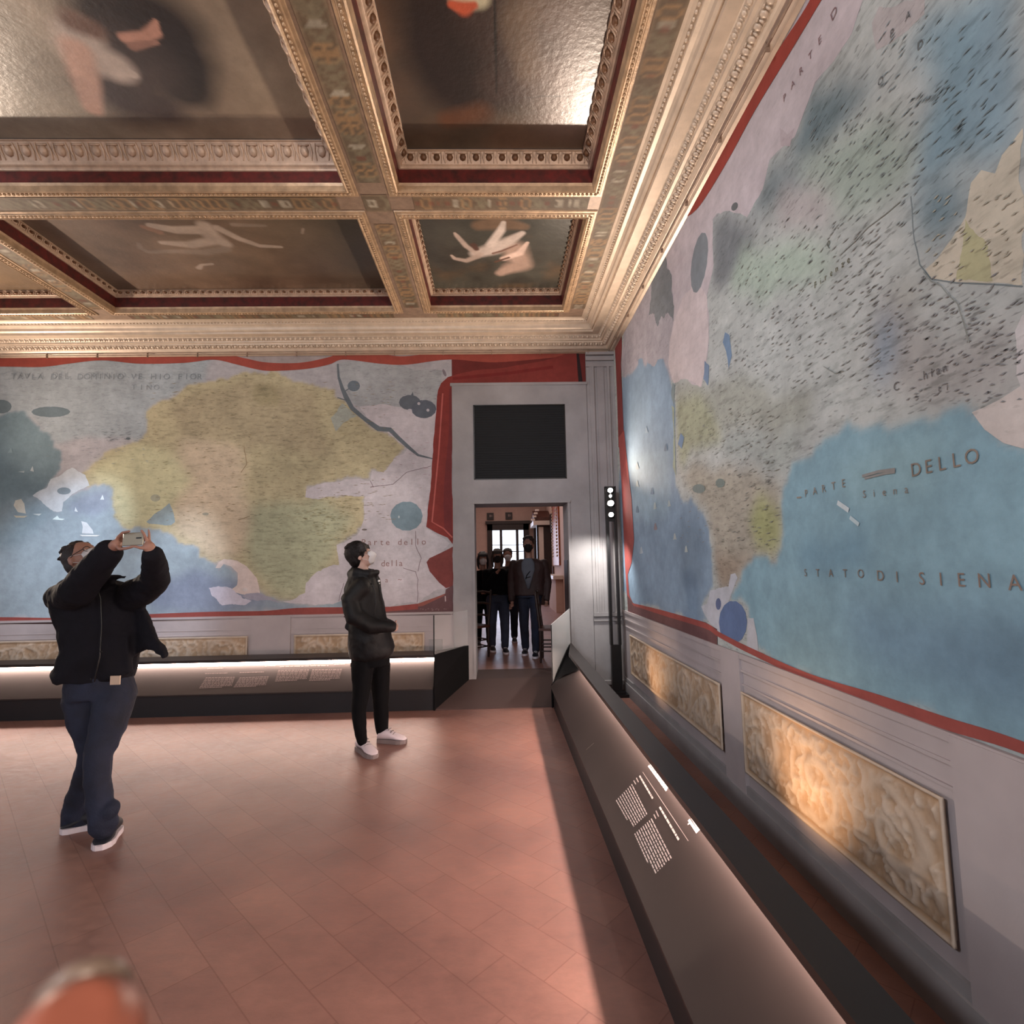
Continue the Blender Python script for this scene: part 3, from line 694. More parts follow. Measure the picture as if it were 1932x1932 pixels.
m.base((XL, 1.0), (SX0-.004, ZT), .02, (170, 167, 170), .28, [
    (B4, [(-800, 100), (600, 60), (1300, 100), (1240, 250), (1100, 300), (940, 400), (900, 620), (500, 600), (330, 640), (200, 480), (-800, 470)], (158, 166, 170), .45, .04),
    (B4, yellow, (178, 168, 136), .75, .012),
    (B4, [(560, 780), (850, 640), (1100, 700), (1200, 900), (1060, 1000), (1000, 1130), (760, 1120), (700, 900), (600, 860)], (192, 188, 152), .5, .07),
    (B4, [(1100, 560), (1500, 640), (1480, 900), (1560, 1100), (1480, 1300), (1290, 1350), (1215, 1335), (1180, 1240), (1060, 1180), (1060, 1000), (1180, 850), (1080, 700)], (190, 174, 150), .5, .09),
    (B4, [(1560, 1000), (2000, 980), (2160, 1100), (2030, 1250), (1950, 1420), (1840, 1550), (1640, 1560), (1520, 1390), (1500, 1200)], (166, 168, 140), .75, .09),
    (B4, [(1000, 380), (1500, 260), (1900, 320), (2000, 700), (1500, 640), (1100, 560)], (166, 154, 126), .8, .08),
    (B4, [(1560, 280), (1690, 270), (1720, 340), (1700, 410), (1590, 400), (1540, 340)], (152, 142, 112), .8, .03),
    (B4, sea, (146, 160, 168), 0, .006),
    (B4, [(-800, 458), (0, 462), (140, 452), (190, 490), (250, 545), (310, 575), (320, 640), (360, 685), (380, 730), (365, 775), (310, 850), (285, 905), (220, 950), (0, 1060), (-800, 1100)], (114, 134, 142), 0, .006),
    (B4, [(-800, 1060), (-100, 1020), (120, 950), (200, 960), (330, 1060), (100, 1250), (-800, 1350)], (130, 148, 157), 0, .10),
    (B4, [(430, 1010), (520, 930), (640, 900), (670, 920), (680, 1010), (600, 1080), (460, 1060)], (140, 150, 164), 0, .05),
    (B4, [(900, 1500), (1200, 1400), (1420, 1460), (1600, 1600), (1900, 1640), (1200, 1660), (900, 1660)], (124, 134, 152), 0, .08)])
m.raw([Vector((SX0, 0, SZ1+.02)), Vector((1.172, 0, SZ1+.02)), Vector((1.172, 0, ZT)), Vector((SX0, 0, ZT))], (104, 40, 36), 0)
# sea and coast



m.poly(B4, [(200, 950), (225, 930), (285, 905), (310, 850), (440, 780), (520, 825), (545, 890), (440, 940), (385, 990), (378, 1045), (350, 1050)], (196, 202, 206), .1, .15)
m.blob(B4, (310, 442), 118, 32, (104, 118, 124)); m.blob(B4, (10, 410), 62, 42, (104, 118, 124)); m.blob(B4, (390, 922), 42, 22, (128, 142, 150))
m.poly(B4, [(890, 1110), (940, 1060), (1030, 995), (1050, 1040), (1065, 1110), (1040, 1130), (905, 1120)], (144, 160, 164), 0, .1)
m.poly(B4, [(1310, 1390), (1330, 1355), (1360, 1335), (1440, 1345), (1500, 1380), (1560, 1450), (1580, 1545), (1500, 1555), (1400, 1525), (1440, 1495), (1445, 1420), (1405, 1380), (1360, 1365), (1340, 1390)], (200, 186, 180), .1, .12)
m.poly(B4, [(1270, 1510), (1330, 1500), (1400, 1510), (1440, 1545), (1530, 1590), (1490, 1615), (1400, 1610), (1350, 1617), (1290, 1560)], (186, 182, 194), .1, .35)
m.poly(B4, [(1470, 1560), (1600, 1585), (1700, 1600), (1660, 1580), (1560, 1540), (1500, 1545)], (150, 148, 160), 0, .2)
m.blob(B4, (1490, 1522), 16, 12, (196, 188, 186)); m.blob(B4, (1250, 1062), 20, 9, (150, 146, 130)); m.blob(B4, (945, 965), 30, 22, (160, 160, 140)); m.blob(B4, (780, 604), 14, 8, (96, 104, 108))
# ships
m.poly(B4, [(95, 980), (130, 970), (150, 1000), (160, 1060), (110, 1050), (85, 1010)], (190, 190, 180), 0, .1); m.poly(B4, [(85, 1070), (170, 1072), (150, 1084), (100, 1084)], (186, 180, 160), 0, .1)
m.poly(B4, [(185, 800), (200, 770), (208, 805)], (176, 186, 188), 0, .0); m.poly(B4, [(110, 806), (150, 800), (148, 812)], (160, 172, 176), 0, .0)
m.poly(B4, [(320, 1095), (350, 1072), (362, 1088), (395, 1092), (380, 1100)], (206, 222, 222), 0, 0); m.poly(B4, [(455, 1045), (460, 1020), (475, 1050)], (214, 222, 226), 0, 0); m.poly(B4, [(610, 975), (625, 945), (635, 975)], (206, 216, 222), 0, 0)
m.poly(B4, [(495, 1105), (530, 1115), (565, 1160), (570, 1182), (500, 1180), (505, 1140)], (204, 210, 214), 0, .05); m.poly(B4, [(485, 1188), (610, 1190), (590, 1198), (500, 1197)], (214, 218, 216), 0, 0); m.poly(B4, [(200, 1062), (255, 1060), (240, 1072)], (196, 206, 206), 0, 0); m.poly(B4, [(50, 690), (70, 660), (80, 690)], (130, 150, 156), 0, 0)
# pinkish country to the right, river and lakes
m.poly(B5, [(570, 405), (700, 395), (1050, 430), (1035, 560), (1015, 750), (1000, 950), (980, 1140), (1125, 1240), (985, 1350), (1095, 1510), (930, 1605), (760, 1625), (480, 1590), (200, 1605), (110, 1595), (245, 1540), (250, 1480), (450, 1372), (435, 1250), (560, 1190), (600, 1100), (612, 950), (450, 945), (330, 972), (245, 960), (250, 912), (400, 870), (500, 852), (640, 860), (650, 800), (720, 810), (870, 662), (760, 580), (680, 520)], (186, 180, 184), .18, .14)
m.poly(B5, [(400, 480), (470, 390), (560, 470), (430, 560)], (158, 162, 152), .3, .2)
m.poly(B5, [(430, 150), (1080, 190), (1050, 430), (700, 395), (560, 410), (470, 330), (440, 240)], (158, 161, 163), .4, .08)
m.line(B5, [(443, 150), (448, 230), (470, 300), (492, 350), (530, 420), (600, 480), (690, 545), (760, 550), (810, 600), (870, 655), (930, 705), (1020, 727)], [.022, .03, .045, .06, .055, .05, .065, .06, .05, .045, .03, .015], (98, 106, 112))
m.line(B5, [(440, 355), (492, 372)], .014, (98, 106, 112)); m.line(B5, [(480, 320), (530, 290)], .014, (98, 106, 112))
m.blob(B5, (540, 285), 38, 33, (100, 110, 118)); m.blob(B5, (880, 385), 66, 46, (92, 98, 106), amp=.35); m.blob(B5, (965, 425), 76, 56, (88, 94, 104), amp=.3); m.poly(B5, [(885, 345), (898, 320), (905, 350)], (92, 98, 106), 0, 0)
m.blob(B5, (935, 392), 9, 9, (176, 172, 178)); m.blob(B5, (990, 432), 9, 9, (176, 172, 178)); m.blob(B5, (880, 432), 14, 8, (176, 172, 178))
m.blob(B5, (860, 1075), 98, 90, (118, 138, 148), amp=.22); m.blob(B5, (814, 1080), 5, 8, (176, 186, 190)); m.blob(B5, (1090, 205), 9, 24, (120, 112, 118), rot=-.4); m.blob(B5, (605, 1157), 16, 6, (120, 112, 108))
for pts in ([(640, 900), (780, 880), (860, 810), (1010, 770)], [(915, 1410), (930, 1460), (925, 1600)], [(840, 1390), (915, 1412)], [(660, 900), (640, 860)], [(915, 1165), (915, 1250), (950, 1330), (930, 1410)], [(480, 1480), (450, 1590)]): m.line(B5, pts, .007, (122, 108, 112), jit=.006)
m.line(B4, [(1485, 655), (1500, 760), (1465, 810)], .007, (136, 116, 90), jit=.006); m.line(B4, [(1450, 1098), (1520, 1075)], .008, (130, 116, 90), jit=.004)
# painted curtain: scalloped red border
def smooth(pts, n=6):
    out = []
    for i in range(len(pts)-1):
        p0, p1, p2, p3 = pts[max(0, i-1)], pts[i], pts[i+1], pts[min(len(pts)-1, i+2)]
        for k in range(n):
            t_ = k/n; out.append(tuple(.5*((2*p1[j])+(-p0[j]+p2[j])*t_+(2*p0[j]-5*p1[j]+4*p2[j]-p3[j])*t_**2+(-p0[j]+3*p1[j]-3*p2[j]+p3[j])*t_**3) for j in (0, 1)))
    return out+[pts[-1]]
RED, RED2, RED3 = (150, 70, 58), (126, 50, 44), (92, 34, 32)
top_u = smooth([(-500, 100), (0, 95), (250, 110), (600, 88), (900, 97), (1300, 84), (1480, 115), (1600, 140), (1740, 147), (1860, 140), (2000, 110), (2080, 85), (2310, 92), (2460, 105), (2730, 76), (3010, 86), (3500, 70)])
top_l = smooth([(-500, 175), (0, 168), (250, 170), (420, 150), (620, 130), (850, 150), (1120, 145), (1300, 126), (1440, 155), (1550, 182), (1650, 194), (1860, 182), (2000, 155), (2090, 125), (2310, 150), (2470, 156), (2730, 125), (3010, 142), (3370, 112)])
m.poly(B4, [(-500, 20)]+top_u+[(3500, 20)], (156, 146, 144), .1, 0)
m.poly(B4, top_u+top_l[::-1], RED, .1, 0)
m.poly(B5, [(1140, 280), (1905, 268), (1890, 70), (1760, 112), (1700, 130), (1450, 175), (1200, 205), (1110, 232), (1070, 268), (1052, 310), (1045, 350), (1035, 500), (1015, 750), (1000, 950), (980, 1140), (1050, 1180), (1110, 1205), (1140, 1245)], RED2, .1, .03)
m.poly(B5, [(1140, 300), (1120, 300), (1105, 700), (1085, 1000), (1090, 1170), (1140, 1215)], (112, 46, 46), .1, .02)
m.line(B5, [(1080, 330), (1055, 700), (1015, 1110), (1085, 1150), (1138, 1205)], .018, (176, 92, 84))
m.line(B5, [(1140, 240), (1300, 225), (1500, 205), (1750, 170)], .04, (116, 36, 34))
m.poly(B5, [(1142, 1260), (1080, 1292), (1000, 1330), (982, 1355), (1000, 1410), (1060, 1480), (1100, 1512), (1142, 1500)], (118, 60, 56), .1, .03)
m.poly(B5, [(1142, 1495), (1098, 1520), (1095, 1545), (1000, 1582), (930, 1606), (760, 1630), (480, 1632), (480, 1690), (1142, 1672)], (98, 70, 72), .0, .03)
m.poly(B5, [(930, 1606), (1098, 1545), (1085, 1560), (960, 1620), (760, 1650), (760, 1625)], (140, 84, 74), .0, 0)
bot_u = smooth([(-500, 1690), (0, 1688), (400, 1692), (900, 1670), (1300, 1655), (1610, 1650), (1810, 1632), (2110, 1628), (2370, 1625), (2540, 1606)]); bot_l = smooth([(-500, 1715), (0, 1712), (400, 1716), (900, 1700), (1300, 1690), (1700, 1674), (2110, 1668), (2540, 1640)])
m.poly(B4, bot_u+bot_l[::-1], (138, 70, 64), .0, 0)
m.line(B4, [(-500, 1722), (400, 1724), (900, 1706), (1700, 1680), (2110, 1676), (2740, 1668)], .022, (58, 40, 42))
m.poly(B5, [(1890, 75), (1905, 80), (1930, 268), (1905, 270)], (40, 26, 28), 0, 0)
m.text(B4, (85, 245), (1215, 245), 'TAVLA DEL DOMINIO VE HIO FIOR', .075, (128, 136, 142), .004)
m.text(B4, (815, 308), (1045, 306), 'TINO ~', .065, (132, 140, 146), .004)
m.text(B5, (600, 1252), (965, 1248), 'Parte dello', .075, (140, 112, 108), .003); m.text(B5, (718, 1380), (826, 1378), 'della', .075, (140, 112, 108), .002)
m.text(B5, (700, 1478), (820, 1472), 'ia ~', .06, (140, 112, 108), .002)
m.dashes(B4, (620, 540, 870, 620), 26, (108, 114, 118)); m.dashes(B4, (200, 470, 900, 760), 60, (130, 138, 144)); m.dashes(B4, (900, 260, 2400, 1100), 420, (134, 122, 92), (.03, .08)); m.dashes(B5, (560, 180, 1040, 380), 50, (128, 124, 130)); m.dashes(B5, (620, 560, 1000, 940), 30, (158, 134, 138)); m.dashes(B4, (1900, 960, 2160, 1240), 80, (140, 132, 96), (.03, .08))
m.dashes(B5, (940, 1636, 1110, 1646), 14, (150, 130, 126), (.015, .03)); m.line(B5, [(1095, 1560), (1097, 1590), (1094, 1592)], .012, (190, 176, 172))
tag(m.mb.build('mural_map', M['mural']), 'painted map with yellow land and blue sea on the back wall, left of the doorway', 'wall map')

# ---------------- right wall map
m = Mural('R')
Z1 = .99
m.base((-.7, 1.0), (YB-.004, ZT), .02, (170, 176, 174), .85, [
    (R3, [(1050, -200), (700, 500), (430, 965), (180, 1430), (165, 1650), (400, 1650), (570, 960), (900, 600), (1300, -200)], (168, 162, 168), .25, .02),
    (R3, [(1020, 360), (1180, 290), (1280, 400), (1200, 500), (1120, 600), (1000, 700), (900, 680), (960, 560), (980, 470)], (104, 122, 128), .9, .07),
    (R3, [(820, 720), (960, 700), (1060, 740), (960, 860), (860, 900), (760, 930), (720, 955), (790, 830)], (118, 130, 134), .9, .07),
    (R3, [(570, 940), (660, 930), (760, 1000), (740, 1120), (700, 1180), (600, 1260), (560, 1250), (575, 1160)], (116, 122, 126), .6, .07),
    (R3, [(1480, 100), (1700, 30), (1932, -60), (1932, 560), (1820, 690), (1700, 650), (1600, 720), (1550, 800), (1480, 780), (1500, 560), (1580, 400), (1500, 300), (1380, 300), (1440, 180)], (116, 142, 154), .9, .07),
    (R3, [(1700, 100), (1932, -60), (1932, 560), (1800, 600), (1700, 450), (1760, 250)], (128, 152, 164), .7, .07),
    (R3, [(1460, 830), (1560, 760), (1700, 820), (1620, 1000), (1500, 1060), (1450, 950)], (104, 128, 138), .9, .07),
    (R3, [(700, 1100), (1000, 1050), (1100, 1120), (1050, 1230), (800, 1290), (650, 1260)], (160, 176, 164), .7, .07),
    (R3, [(950, 700), (1350, 550), (1500, 560), (1450, 800), (1150, 950), (1000, 900)], (150, 164, 156), .9, .07),
    (R3, [(860, 860), (1050, 830), (1100, 930), (960, 1030), (870, 980)], (162, 158, 158), .9, .07),
    (R3, [(1370, 1330), (1440, 1310), (1430, 1370), (1380, 1390)], (160, 150, 120), .5, .07),
    (R3, [(1300, 1300), (1600, 1500), (1932, 1300), (1932, 1760), (1500, 1800), (1250, 1600)], (158, 158, 156), 1., .07),
    (R3, [(1280, 1380), (1380, 1460), (1340, 1680), (1260, 1640), (1300, 1500)], (124, 142, 158), .9, .07),
    (R6, [(400, 200), (700, 180), (1000, 260), (980, 400), (700, 420), (420, 330)], (152, 156, 148), .9, .06),
    (R6, [(600, 420), (980, 400), (900, 560), (640, 520)], (160, 168, 164), .9, .06),
    (R6, [(400, 280), (560, 250), (620, 420), (420, 560)], (150, 154, 132), .8, .06),
    (R6, [(420, 560), (860, 590), (880, 720), (840, 960), (600, 1060), (560, 780)], (160, 156, 144), .9, .06),
    (R6, [(760, 680), (860, 700), (885, 800), (870, 900), (830, 940), (770, 930), (740, 820)], (158, 162, 118), .9, .06),
    (R6, [(580, 930), (760, 960), (650, 1080), (600, 1090)], (150, 138, 124), .8, .06),
    (R6, [(172, 185), (200, 150), (215, 165), (238, 120), (240, 60), (262, 80), (275, 115), (300, 55), (340, 60), (372, 130), (388, 200), (396, 300), (402, 480), (408, 650), (440, 700), (480, 690), (520, 740), (556, 800), (575, 950), (570, 1080), (545, 1120), (520, 1170), (560, 1245), (360, 1195), (225, 1165), (180, 1100), (160, 700)], (126, 148, 168), .05, .008),
    (R6, [(430, 780), (510, 800), (545, 950), (535, 1080), (490, 1110), (430, 1070)], (112, 132, 150), .05, .05),
    (R6, [(210, 500), (370, 480), (385, 760), (235, 800)], (142, 166, 182), .05, .08),
    (R6, [(880, 610), (920, 550), (980, 520), (1060, 460), (1180, 400), (1280, 370), (1400, 370), (1500, 340), (1600, 310), (1700, 315), (1760, 390), (1850, 450), (1932, 475), (2400, 560), (2400, 1960), (1932, 1760), (1300, 1570), (1000, 1480), (750, 1370), (730, 1220), (720, 1180), (690, 1140), (650, 1120), (690, 1050), (720, 1010), (760, 980), (840, 960), (870, 910), (887, 800), (878, 700)], (126, 160, 174), .06, .008),
    (R6, [(1200, 1150), (1700, 1180), (2300, 1300), (2300, 1700), (1700, 1560), (1300, 1420), (1150, 1280)], (110, 140, 160), .06, .12),
    (R6, [(930, 900), (1200, 860), (1250, 1000), (980, 1010)], (108, 142, 160), .06, .07),
    (R6, [(1100, 580), (1400, 430), (1650, 420), (1500, 650), (1150, 700)], (138, 172, 182), .06, .08)])
m.poly(R3, [(1270, 100), (1300, 30), (1400, 10), (1500, -20), (1500, 60), (1420, 140), (1350, 190), (1290, 220)], (166, 162, 162), .5, .2)
m.poly(R3, [(1932, 560), (1840, 680), (1810, 760), (1750, 745), (1705, 800), (1680, 950), (1560, 1130), (1505, 1180), (1530, 1220), (1620, 1232), (1760, 1242), (1932, 1250)], (188, 182, 166), .6, .12)
m.poly(R3, [(1680, 960), (1780, 1080), (1800, 1230), (1640, 1225)], (172, 170, 136), .6, .3)
m.line(R3, [(1440, 860), (1455, 1050), (1480, 1160), (1530, 1222), (1640, 1240), (1932, 1256)], .005, (112, 122, 124), jit=.003)
# pinkish strip by the curtain
m.poly(R3, [(1050, -160), (1330, -160), (1230, 0), (1180, 150), (1100, 270), (1020, 360), (980, 470), (930, 600), (870, 650), (820, 700), (790, 830), (720, 955), (660, 930), (590, 935), (570, 960), (575, 1160), (545, 1300), (555, 1480), (530, 1650), (520, 1695), (460, 1660), (400, 1680), (375, 1600), (380, 1500), (400, 1400), (390, 1200), (360, 1110), (420, 965), (500, 880), (620, 700), (740, 470), (880, 200)], (180, 172, 176), .16, .12)
m.poly(R3, [(500, 1230), (545, 1300), (553, 1480), (530, 1650), (520, 1695), (460, 1662), (400, 1680), (376, 1600), (384, 1500), (404, 1400), (440, 1300)], (190, 180, 181), .2, .08)
m.blob(R3, (512, 1150), 34, 135, (118, 126, 132), rot=.14); m.blob(R3, (667, 905), 13, 20, (96, 100, 102), rot=.5); m.poly(R3, [(865, 560), (870, 640), (910, 640), (930, 560), (900, 590)], (170, 160, 164), .2, .1)
m.poly(R3, [(300, 1200), (360, 1110), (388, 1200), (398, 1400), (330, 1430), (290, 1380), (300, 1300)], (118, 124, 128), .5, .25)
m.poly(R3, [(180, 1420), (300, 1240), (290, 1380), (330, 1440), (396, 1410), (380, 1500), (374, 1600), (340, 1570), (300, 1600), (250, 1570), (210, 1640), (176, 1650)], (162, 158, 164), .4, .3)
m.poly(R3, [(625, 1455), (645, 1470), (655, 1560), (640, 1615), (630, 1540), (615, 1500)], (110, 134, 160), 0, .2); m.poly(R3, [(535, 1580), (555, 1600), (550, 1690), (530, 1660)], (110, 130, 154), 0, .2)
# seas




m.poly(R6, [(520, 1170), (545, 1160), (560, 1100), (640, 1085), (650, 1030), (670, 1025), (680, 1045), (655, 1110), (640, 1150), (612, 1200), (604, 1290), (560, 1245)], (180, 184, 192), .0, .12)
m.poly(R6, [(724, 1222), (750, 1222), (766, 1300), (772, 1370), (722, 1345)], (178, 180, 186), 0, .05)
m.blob(R6, (660, 1240), 62, 95, (92, 112, 148), amp=.1); m.blob(R6, (596, 1160), 12, 26, (92, 104, 136), amp=.1)
m.poly(R6, [(1710, 320), (1760, 300), (1830, 265), (1932, 200), (2400, 60), (2400, 600), (1932, 478), (1850, 455), (1765, 395)], (194, 188, 184), .3, .06)
m.poly(R3, [(1900, 1450), (1932, 1380), (1990, 1360), (1990, 1700), (1932, 1710), (1905, 1640)], (186, 184, 184), .3, .1)
m.blob(R6, (510, 655), 28, 20, (116, 128, 126)); m.blob(R6, (604, 630), 20, 20, (112, 124, 120)); m.poly(R6, [(430, 410), (445, 430), (435, 480), (418, 460)], (104, 128, 156), 0, .1); m.poly(R6, [(395, 190), (405, 200), (400, 290), (388, 240)], (120, 134, 136), 0, .1)
m.poly(R6, [(390, 290), (402, 300), (405, 440), (410, 600), (396, 560)], (150, 160, 140), .3, .1)
# small ships and sea marks in the left strip
for (x, y, c) in ((280, 405, (150, 166, 178)), (365, 480, (88, 104, 122)), (240, 750, (84, 100, 120)), (305, 670, (84, 104, 128)), (405, 870, (214, 206, 186)), (455, 925, (196, 196, 176)), (320, 825, (156, 108, 96)), (318, 735, (206, 210, 190)), (380, 725, (200, 206, 190)), (240, 560, (170, 176, 170)), (240, 640, (190, 194, 176)), (258, 930, (196, 200, 196))):
    c = tuple(int(.5*v+.5*w) for v, w in zip(c, (132, 154, 172))); m.poly(R6, [(x-4, y-16), (x+1, y-22), (x+5, y-4), (x+8, y+7), (x-7, y+9)], c, 0, .3)
m.line(R6, [(1120, 715), (1170, 750)], .022, (196, 210, 214)); m.line(R6, [(1175, 780), (1215, 812)], .018, (176, 196, 202))
# curtain border
left = smooth([(1060, -170), (1000, 0), (850, 235), (700, 480), (590, 680), (480, 845), (425, 930), (380, 1000), (300, 1150), (180, 1390), (140, 1460)]); right = smooth([(1150, -170), (1050, 0), (900, 250), (760, 480), (640, 700), (530, 880), (475, 940), (425, 970), (360, 1100), (260, 1290), (175, 1445)])
m.poly(R3, [(700, -400), (1060, -170), (850, 235), (590, 680), (425, 930), (140, 1460), (40, 1460)], (138, 134, 138), .1, 0)
m.poly(R3, left+right[::-1], (146, 62, 52), .1, 0)
m.poly(R3, [(136, 1440), (172, 1440), (172, 1520), (168, 1600), (182, 1932), (183, 1960), (158, 1960), (152, 1750), (146, 1600)], (124, 56, 54), .1, 0)
m.poly(R6, [(158, 430), (182, 400), (198, 560), (215, 700), (226, 880), (215, 980), (198, 1030), (205, 1120), (225, 1165), (300, 1180), (200, 1200), (187, 1000), (170, 620)], (158, 80, 76), .1, 0)
m.poly(R6, [(195, 1120), (225, 1158), (360, 1190), (540, 1240), (592, 1270), (592, 1340), (400, 1265), (200, 1192)], (104, 72, 72), .0, 0)
bu = smooth([(215, 1155), (360, 1190), (540, 1243), (600, 1282), (740, 1352), (1000, 1466), (1300, 1556), (1600, 1655), (1932, 1760), (2500, 1990)]); bl = smooth([(225, 1168), (360, 1212), (540, 1268), (600, 1306), (740, 1380), (1000, 1500), (1300, 1608), (1600, 1712), (1932, 1815), (2500, 2050)])
m.poly(R6, bu+bl[::-1], (150, 76, 70), .0, 0)
INK = (134, 128, 120)
m.text(R6, (985, 690), (1150, 648), 'PARTE', .10, INK); m.text(R6, (1470, 598), (1715, 545), 'DELLO', .135, (132, 122, 112)); m.text(R6, (1240, 694), (1425, 674), 'Siena', .085, (136, 128, 120))
m.line(R6, [(1230, 600), (1300, 580), (1375, 570)], .012, (140, 140, 138)); m.line(R6, [(1240, 610), (1330, 588), (1375, 582)], .009, (140, 140, 138)); m.line(R6, [(942, 694), (962, 692)], .008, INK)
m.text(R6, (982, 1038), (1225, 1045), 'STATO', .10, (118, 108, 100)); m.text(R6, (1312, 1058), (1385, 1064), 'DI', .115, (132, 120, 110)); m.text(R6, (1495, 1075), (1770, 1088), 'SIEN', .125, (130, 114, 104)); m.text(R6, (1905, 1100), (1960, 1102), 'A', .13, (130, 114, 104))
m.text(R3, (1025, 1260), (1170, 1150), 'Firenze', .08, (84, 82, 56)); m.text(R3, (1510, 1660), (1595, 1628), 'hian', .085, (96, 96, 98)); m.text(R3, (1380, 1710), (1385, 1709), 'C', .09, (100, 100, 102)); m.text(R3, (1570, 1716), (1605, 1708), 'ti', .07, (100, 100, 102))
m.text(R3, (890, 440), (1045, 190), 'PARTE', .10, (124, 100, 104)); m.text(R3, (1110, 70), (1130, 30), 'D', .12, (124, 100, 104))
for x, y, ch in ((1310, 370, 'O'), (1360, 160, 'P'), (1485, 210, 'D'), (1430, 85, 'A')): m.text(R3, (x, y), (x+20, y-20), ch, .075, (84, 88, 92))
m.text(R3, (1090, 1080), (1130, 1010), 'P·', .10, (86, 92, 84))
m.dashes(R3, (1200, 1200, 1932, 1760), 200, (124, 126, 128), (.015, .035)); m.dashes(R3, (650, 950, 1300, 1700), 260, (128, 132, 130), (.025, .06)); m.dashes(R6, (430, 300, 860, 900), 170, (126, 128, 122), (.03, .08)); m.dashes(R3, (1000, 400, 1500, 1000), 120, (120, 130, 132), (.02, .05)); m.dashes(R3, (1500, 850, 1932, 1180), 50, (156, 154, 140), (.015, .035)); m.dashes(R3, (1300, 60, 1900, 700), 90, (112, 128, 134), (.02, .05))
for pts in ([(1060, 1605), (1110, 1635), (1150, 1625)], [(1130, 1120), (1250, 1000), (1400, 880)], [(1500, 1190), (1650, 1330), (1700, 1500)]): m.line(R3, pts, .004, (132, 138, 134), jit=.005)
tag(m.mb.build('mural_map', M['mural']), 'huge painted map with blue sea lettered STATO DI SIENA covering the right wall', 'wall map')

# ================================================================== DADO
w = MB()
# right wall mouldings (project from the wall)
for z0, z1, d in ((.965, .998, .018), (.90, .965, .008), (.885, .90, .014), (.80, .812, .010)): w.box((XR-d, YF, z0), (XR, YB, z1))
for a, b in ((3.47, 3.76), (-.6, 1.86)): w.box((XR-.022, a, .10), (XR, b, .99))
w.build('trim_8', M['dado'], kind='structure')
w = MB(); w.box((XR-.03, YF, 0), (XR, YB, .14)).box((XR-.018, YF, .14), (XR, YB, .19)); w.build('baseboard_right', M['stone'], kind='structure')
w = MB()
for z0, z1, d in ((.985, 1.012, .018), (.84, .85, .010), (.78, .79, .012)): w.box((XL, YB-d, z0), (SX0, YB, z1))
w.box((XL, YB-.006, .10), (SX0, YB, .985))
for a, b in ((-3.02, -2.55),): w.box((a, YB-.022, .1), (b, YB, 1.01))
w.build('trim_9', M['dado'], kind='structure')
w = MB(); w.box((XL, YB-.03, 0), (SX0, YB, .14)); w.build('baseboard_back', M['stone'], kind='structure')

# acanthus-scroll panels painted as marble relief: carved height field with its own pigments
def scroll_panel(name, wall, a0, a1, z0, z1, label, seed, res=.0135, parent=None):
    L_ = abs(a1-a0); H_ = z1-z0; nu = int(L_/res); nv = int(H_/res)
    U, V = np.meshgrid(np.linspace(0, L_, nu+1), np.linspace(0, H_, nv+1), indexing='ij')
    rng = random.Random(seed); h = np.zeros_like(U)
    n = max(2, int(round(L_/(H_*1.25))))
    for k in range(n):
        cx = (k+.5)*L_/n+rng.uniform(-.02, .02); cy = H_*(.5+rng.uniform(-.04, .04)); s = 1 if k % 2 else -1
        dx, dy = (U-cx), (V-cy)*s; r = np.hypot(dx, dy)+1e-4; th = np.arctan2(dy, dx)
        R_ = H_*.46
        r2 = r*(1+.25*(value_noise(U, V, 9, seed+k)-.5)*2); th2 = th+1.6*(value_noise(U, V, 7, seed+k+5)-.5)
        spiral = np.cos(th2+r2/R_*8.5+seed*1.7)
        h = np.maximum(h, np.where(r < R_*1.05, np.clip(spiral*1.15-.12, 0, 1)**.8*(1-.25*r/R_), 0))
        leaf_ = np.clip(np.cos(th2*6+r2/R_*5), 0, 1)*np.clip(1-np.abs(r2/R_-.95)/.35, 0, 1); h = np.maximum(h, leaf_*.85)
        h = np.maximum(h, np.clip(1-r/(.03), 0, 1)*1.0)
    rd = 1-np.abs(2*value_noise(U, V, 8, seed+11)-1); rd2 = 1-np.abs(2*value_noise(U*1.4, V*.8, 13, seed+17)-1)
    h = np.maximum(h*.85, np.clip((rd-.80)*5, 0, 1)*.9); h = np.maximum(h, np.clip((rd2-.84)*5.5, 0, 1)*.7)
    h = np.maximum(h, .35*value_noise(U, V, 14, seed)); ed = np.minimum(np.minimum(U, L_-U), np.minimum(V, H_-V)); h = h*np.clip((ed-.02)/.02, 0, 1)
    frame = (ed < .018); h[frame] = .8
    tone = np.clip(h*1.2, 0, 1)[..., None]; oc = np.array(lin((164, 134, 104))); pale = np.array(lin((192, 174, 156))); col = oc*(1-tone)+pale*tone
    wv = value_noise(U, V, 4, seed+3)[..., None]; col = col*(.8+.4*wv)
    mb = MB(); vs = []
    for i in range(nu+1):
        for j in range(nv+1):
            d = .018+.022*h[i, j]
            a = a0+(a1-a0)*i/nu; z = z0+V[i, j]
            vs.append((XR-d, a, z) if wall == 'R' else (a, YB-d, z))
    fs = []
    for i in range(nu):
        for j in range(nv):
            a = i*(nv+1)+j; f = (a, a+nv+1, a+nv+2, a+1); fs.append(f)
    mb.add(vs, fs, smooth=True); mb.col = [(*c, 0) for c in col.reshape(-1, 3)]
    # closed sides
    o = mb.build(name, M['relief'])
    sol = o.modifiers.new('thickness', 'SOLIDIFY'); sol.thickness = .012; sol.offset = -1
    return tag(o, label, 'relief panel', 'scroll relief panels of the dado')
scroll_panel('relief_panel', 'R', 6.33, 3.78, .30, .745, 'carved scroll relief panel on the right wall, nearest the floor lamp', 3)
scroll_panel('relief_panel', 'R', 3.44, 1.90, .285, .77, 'large warm-lit scroll relief panel low on the right wall, nearest the viewer', 4, res=.010)
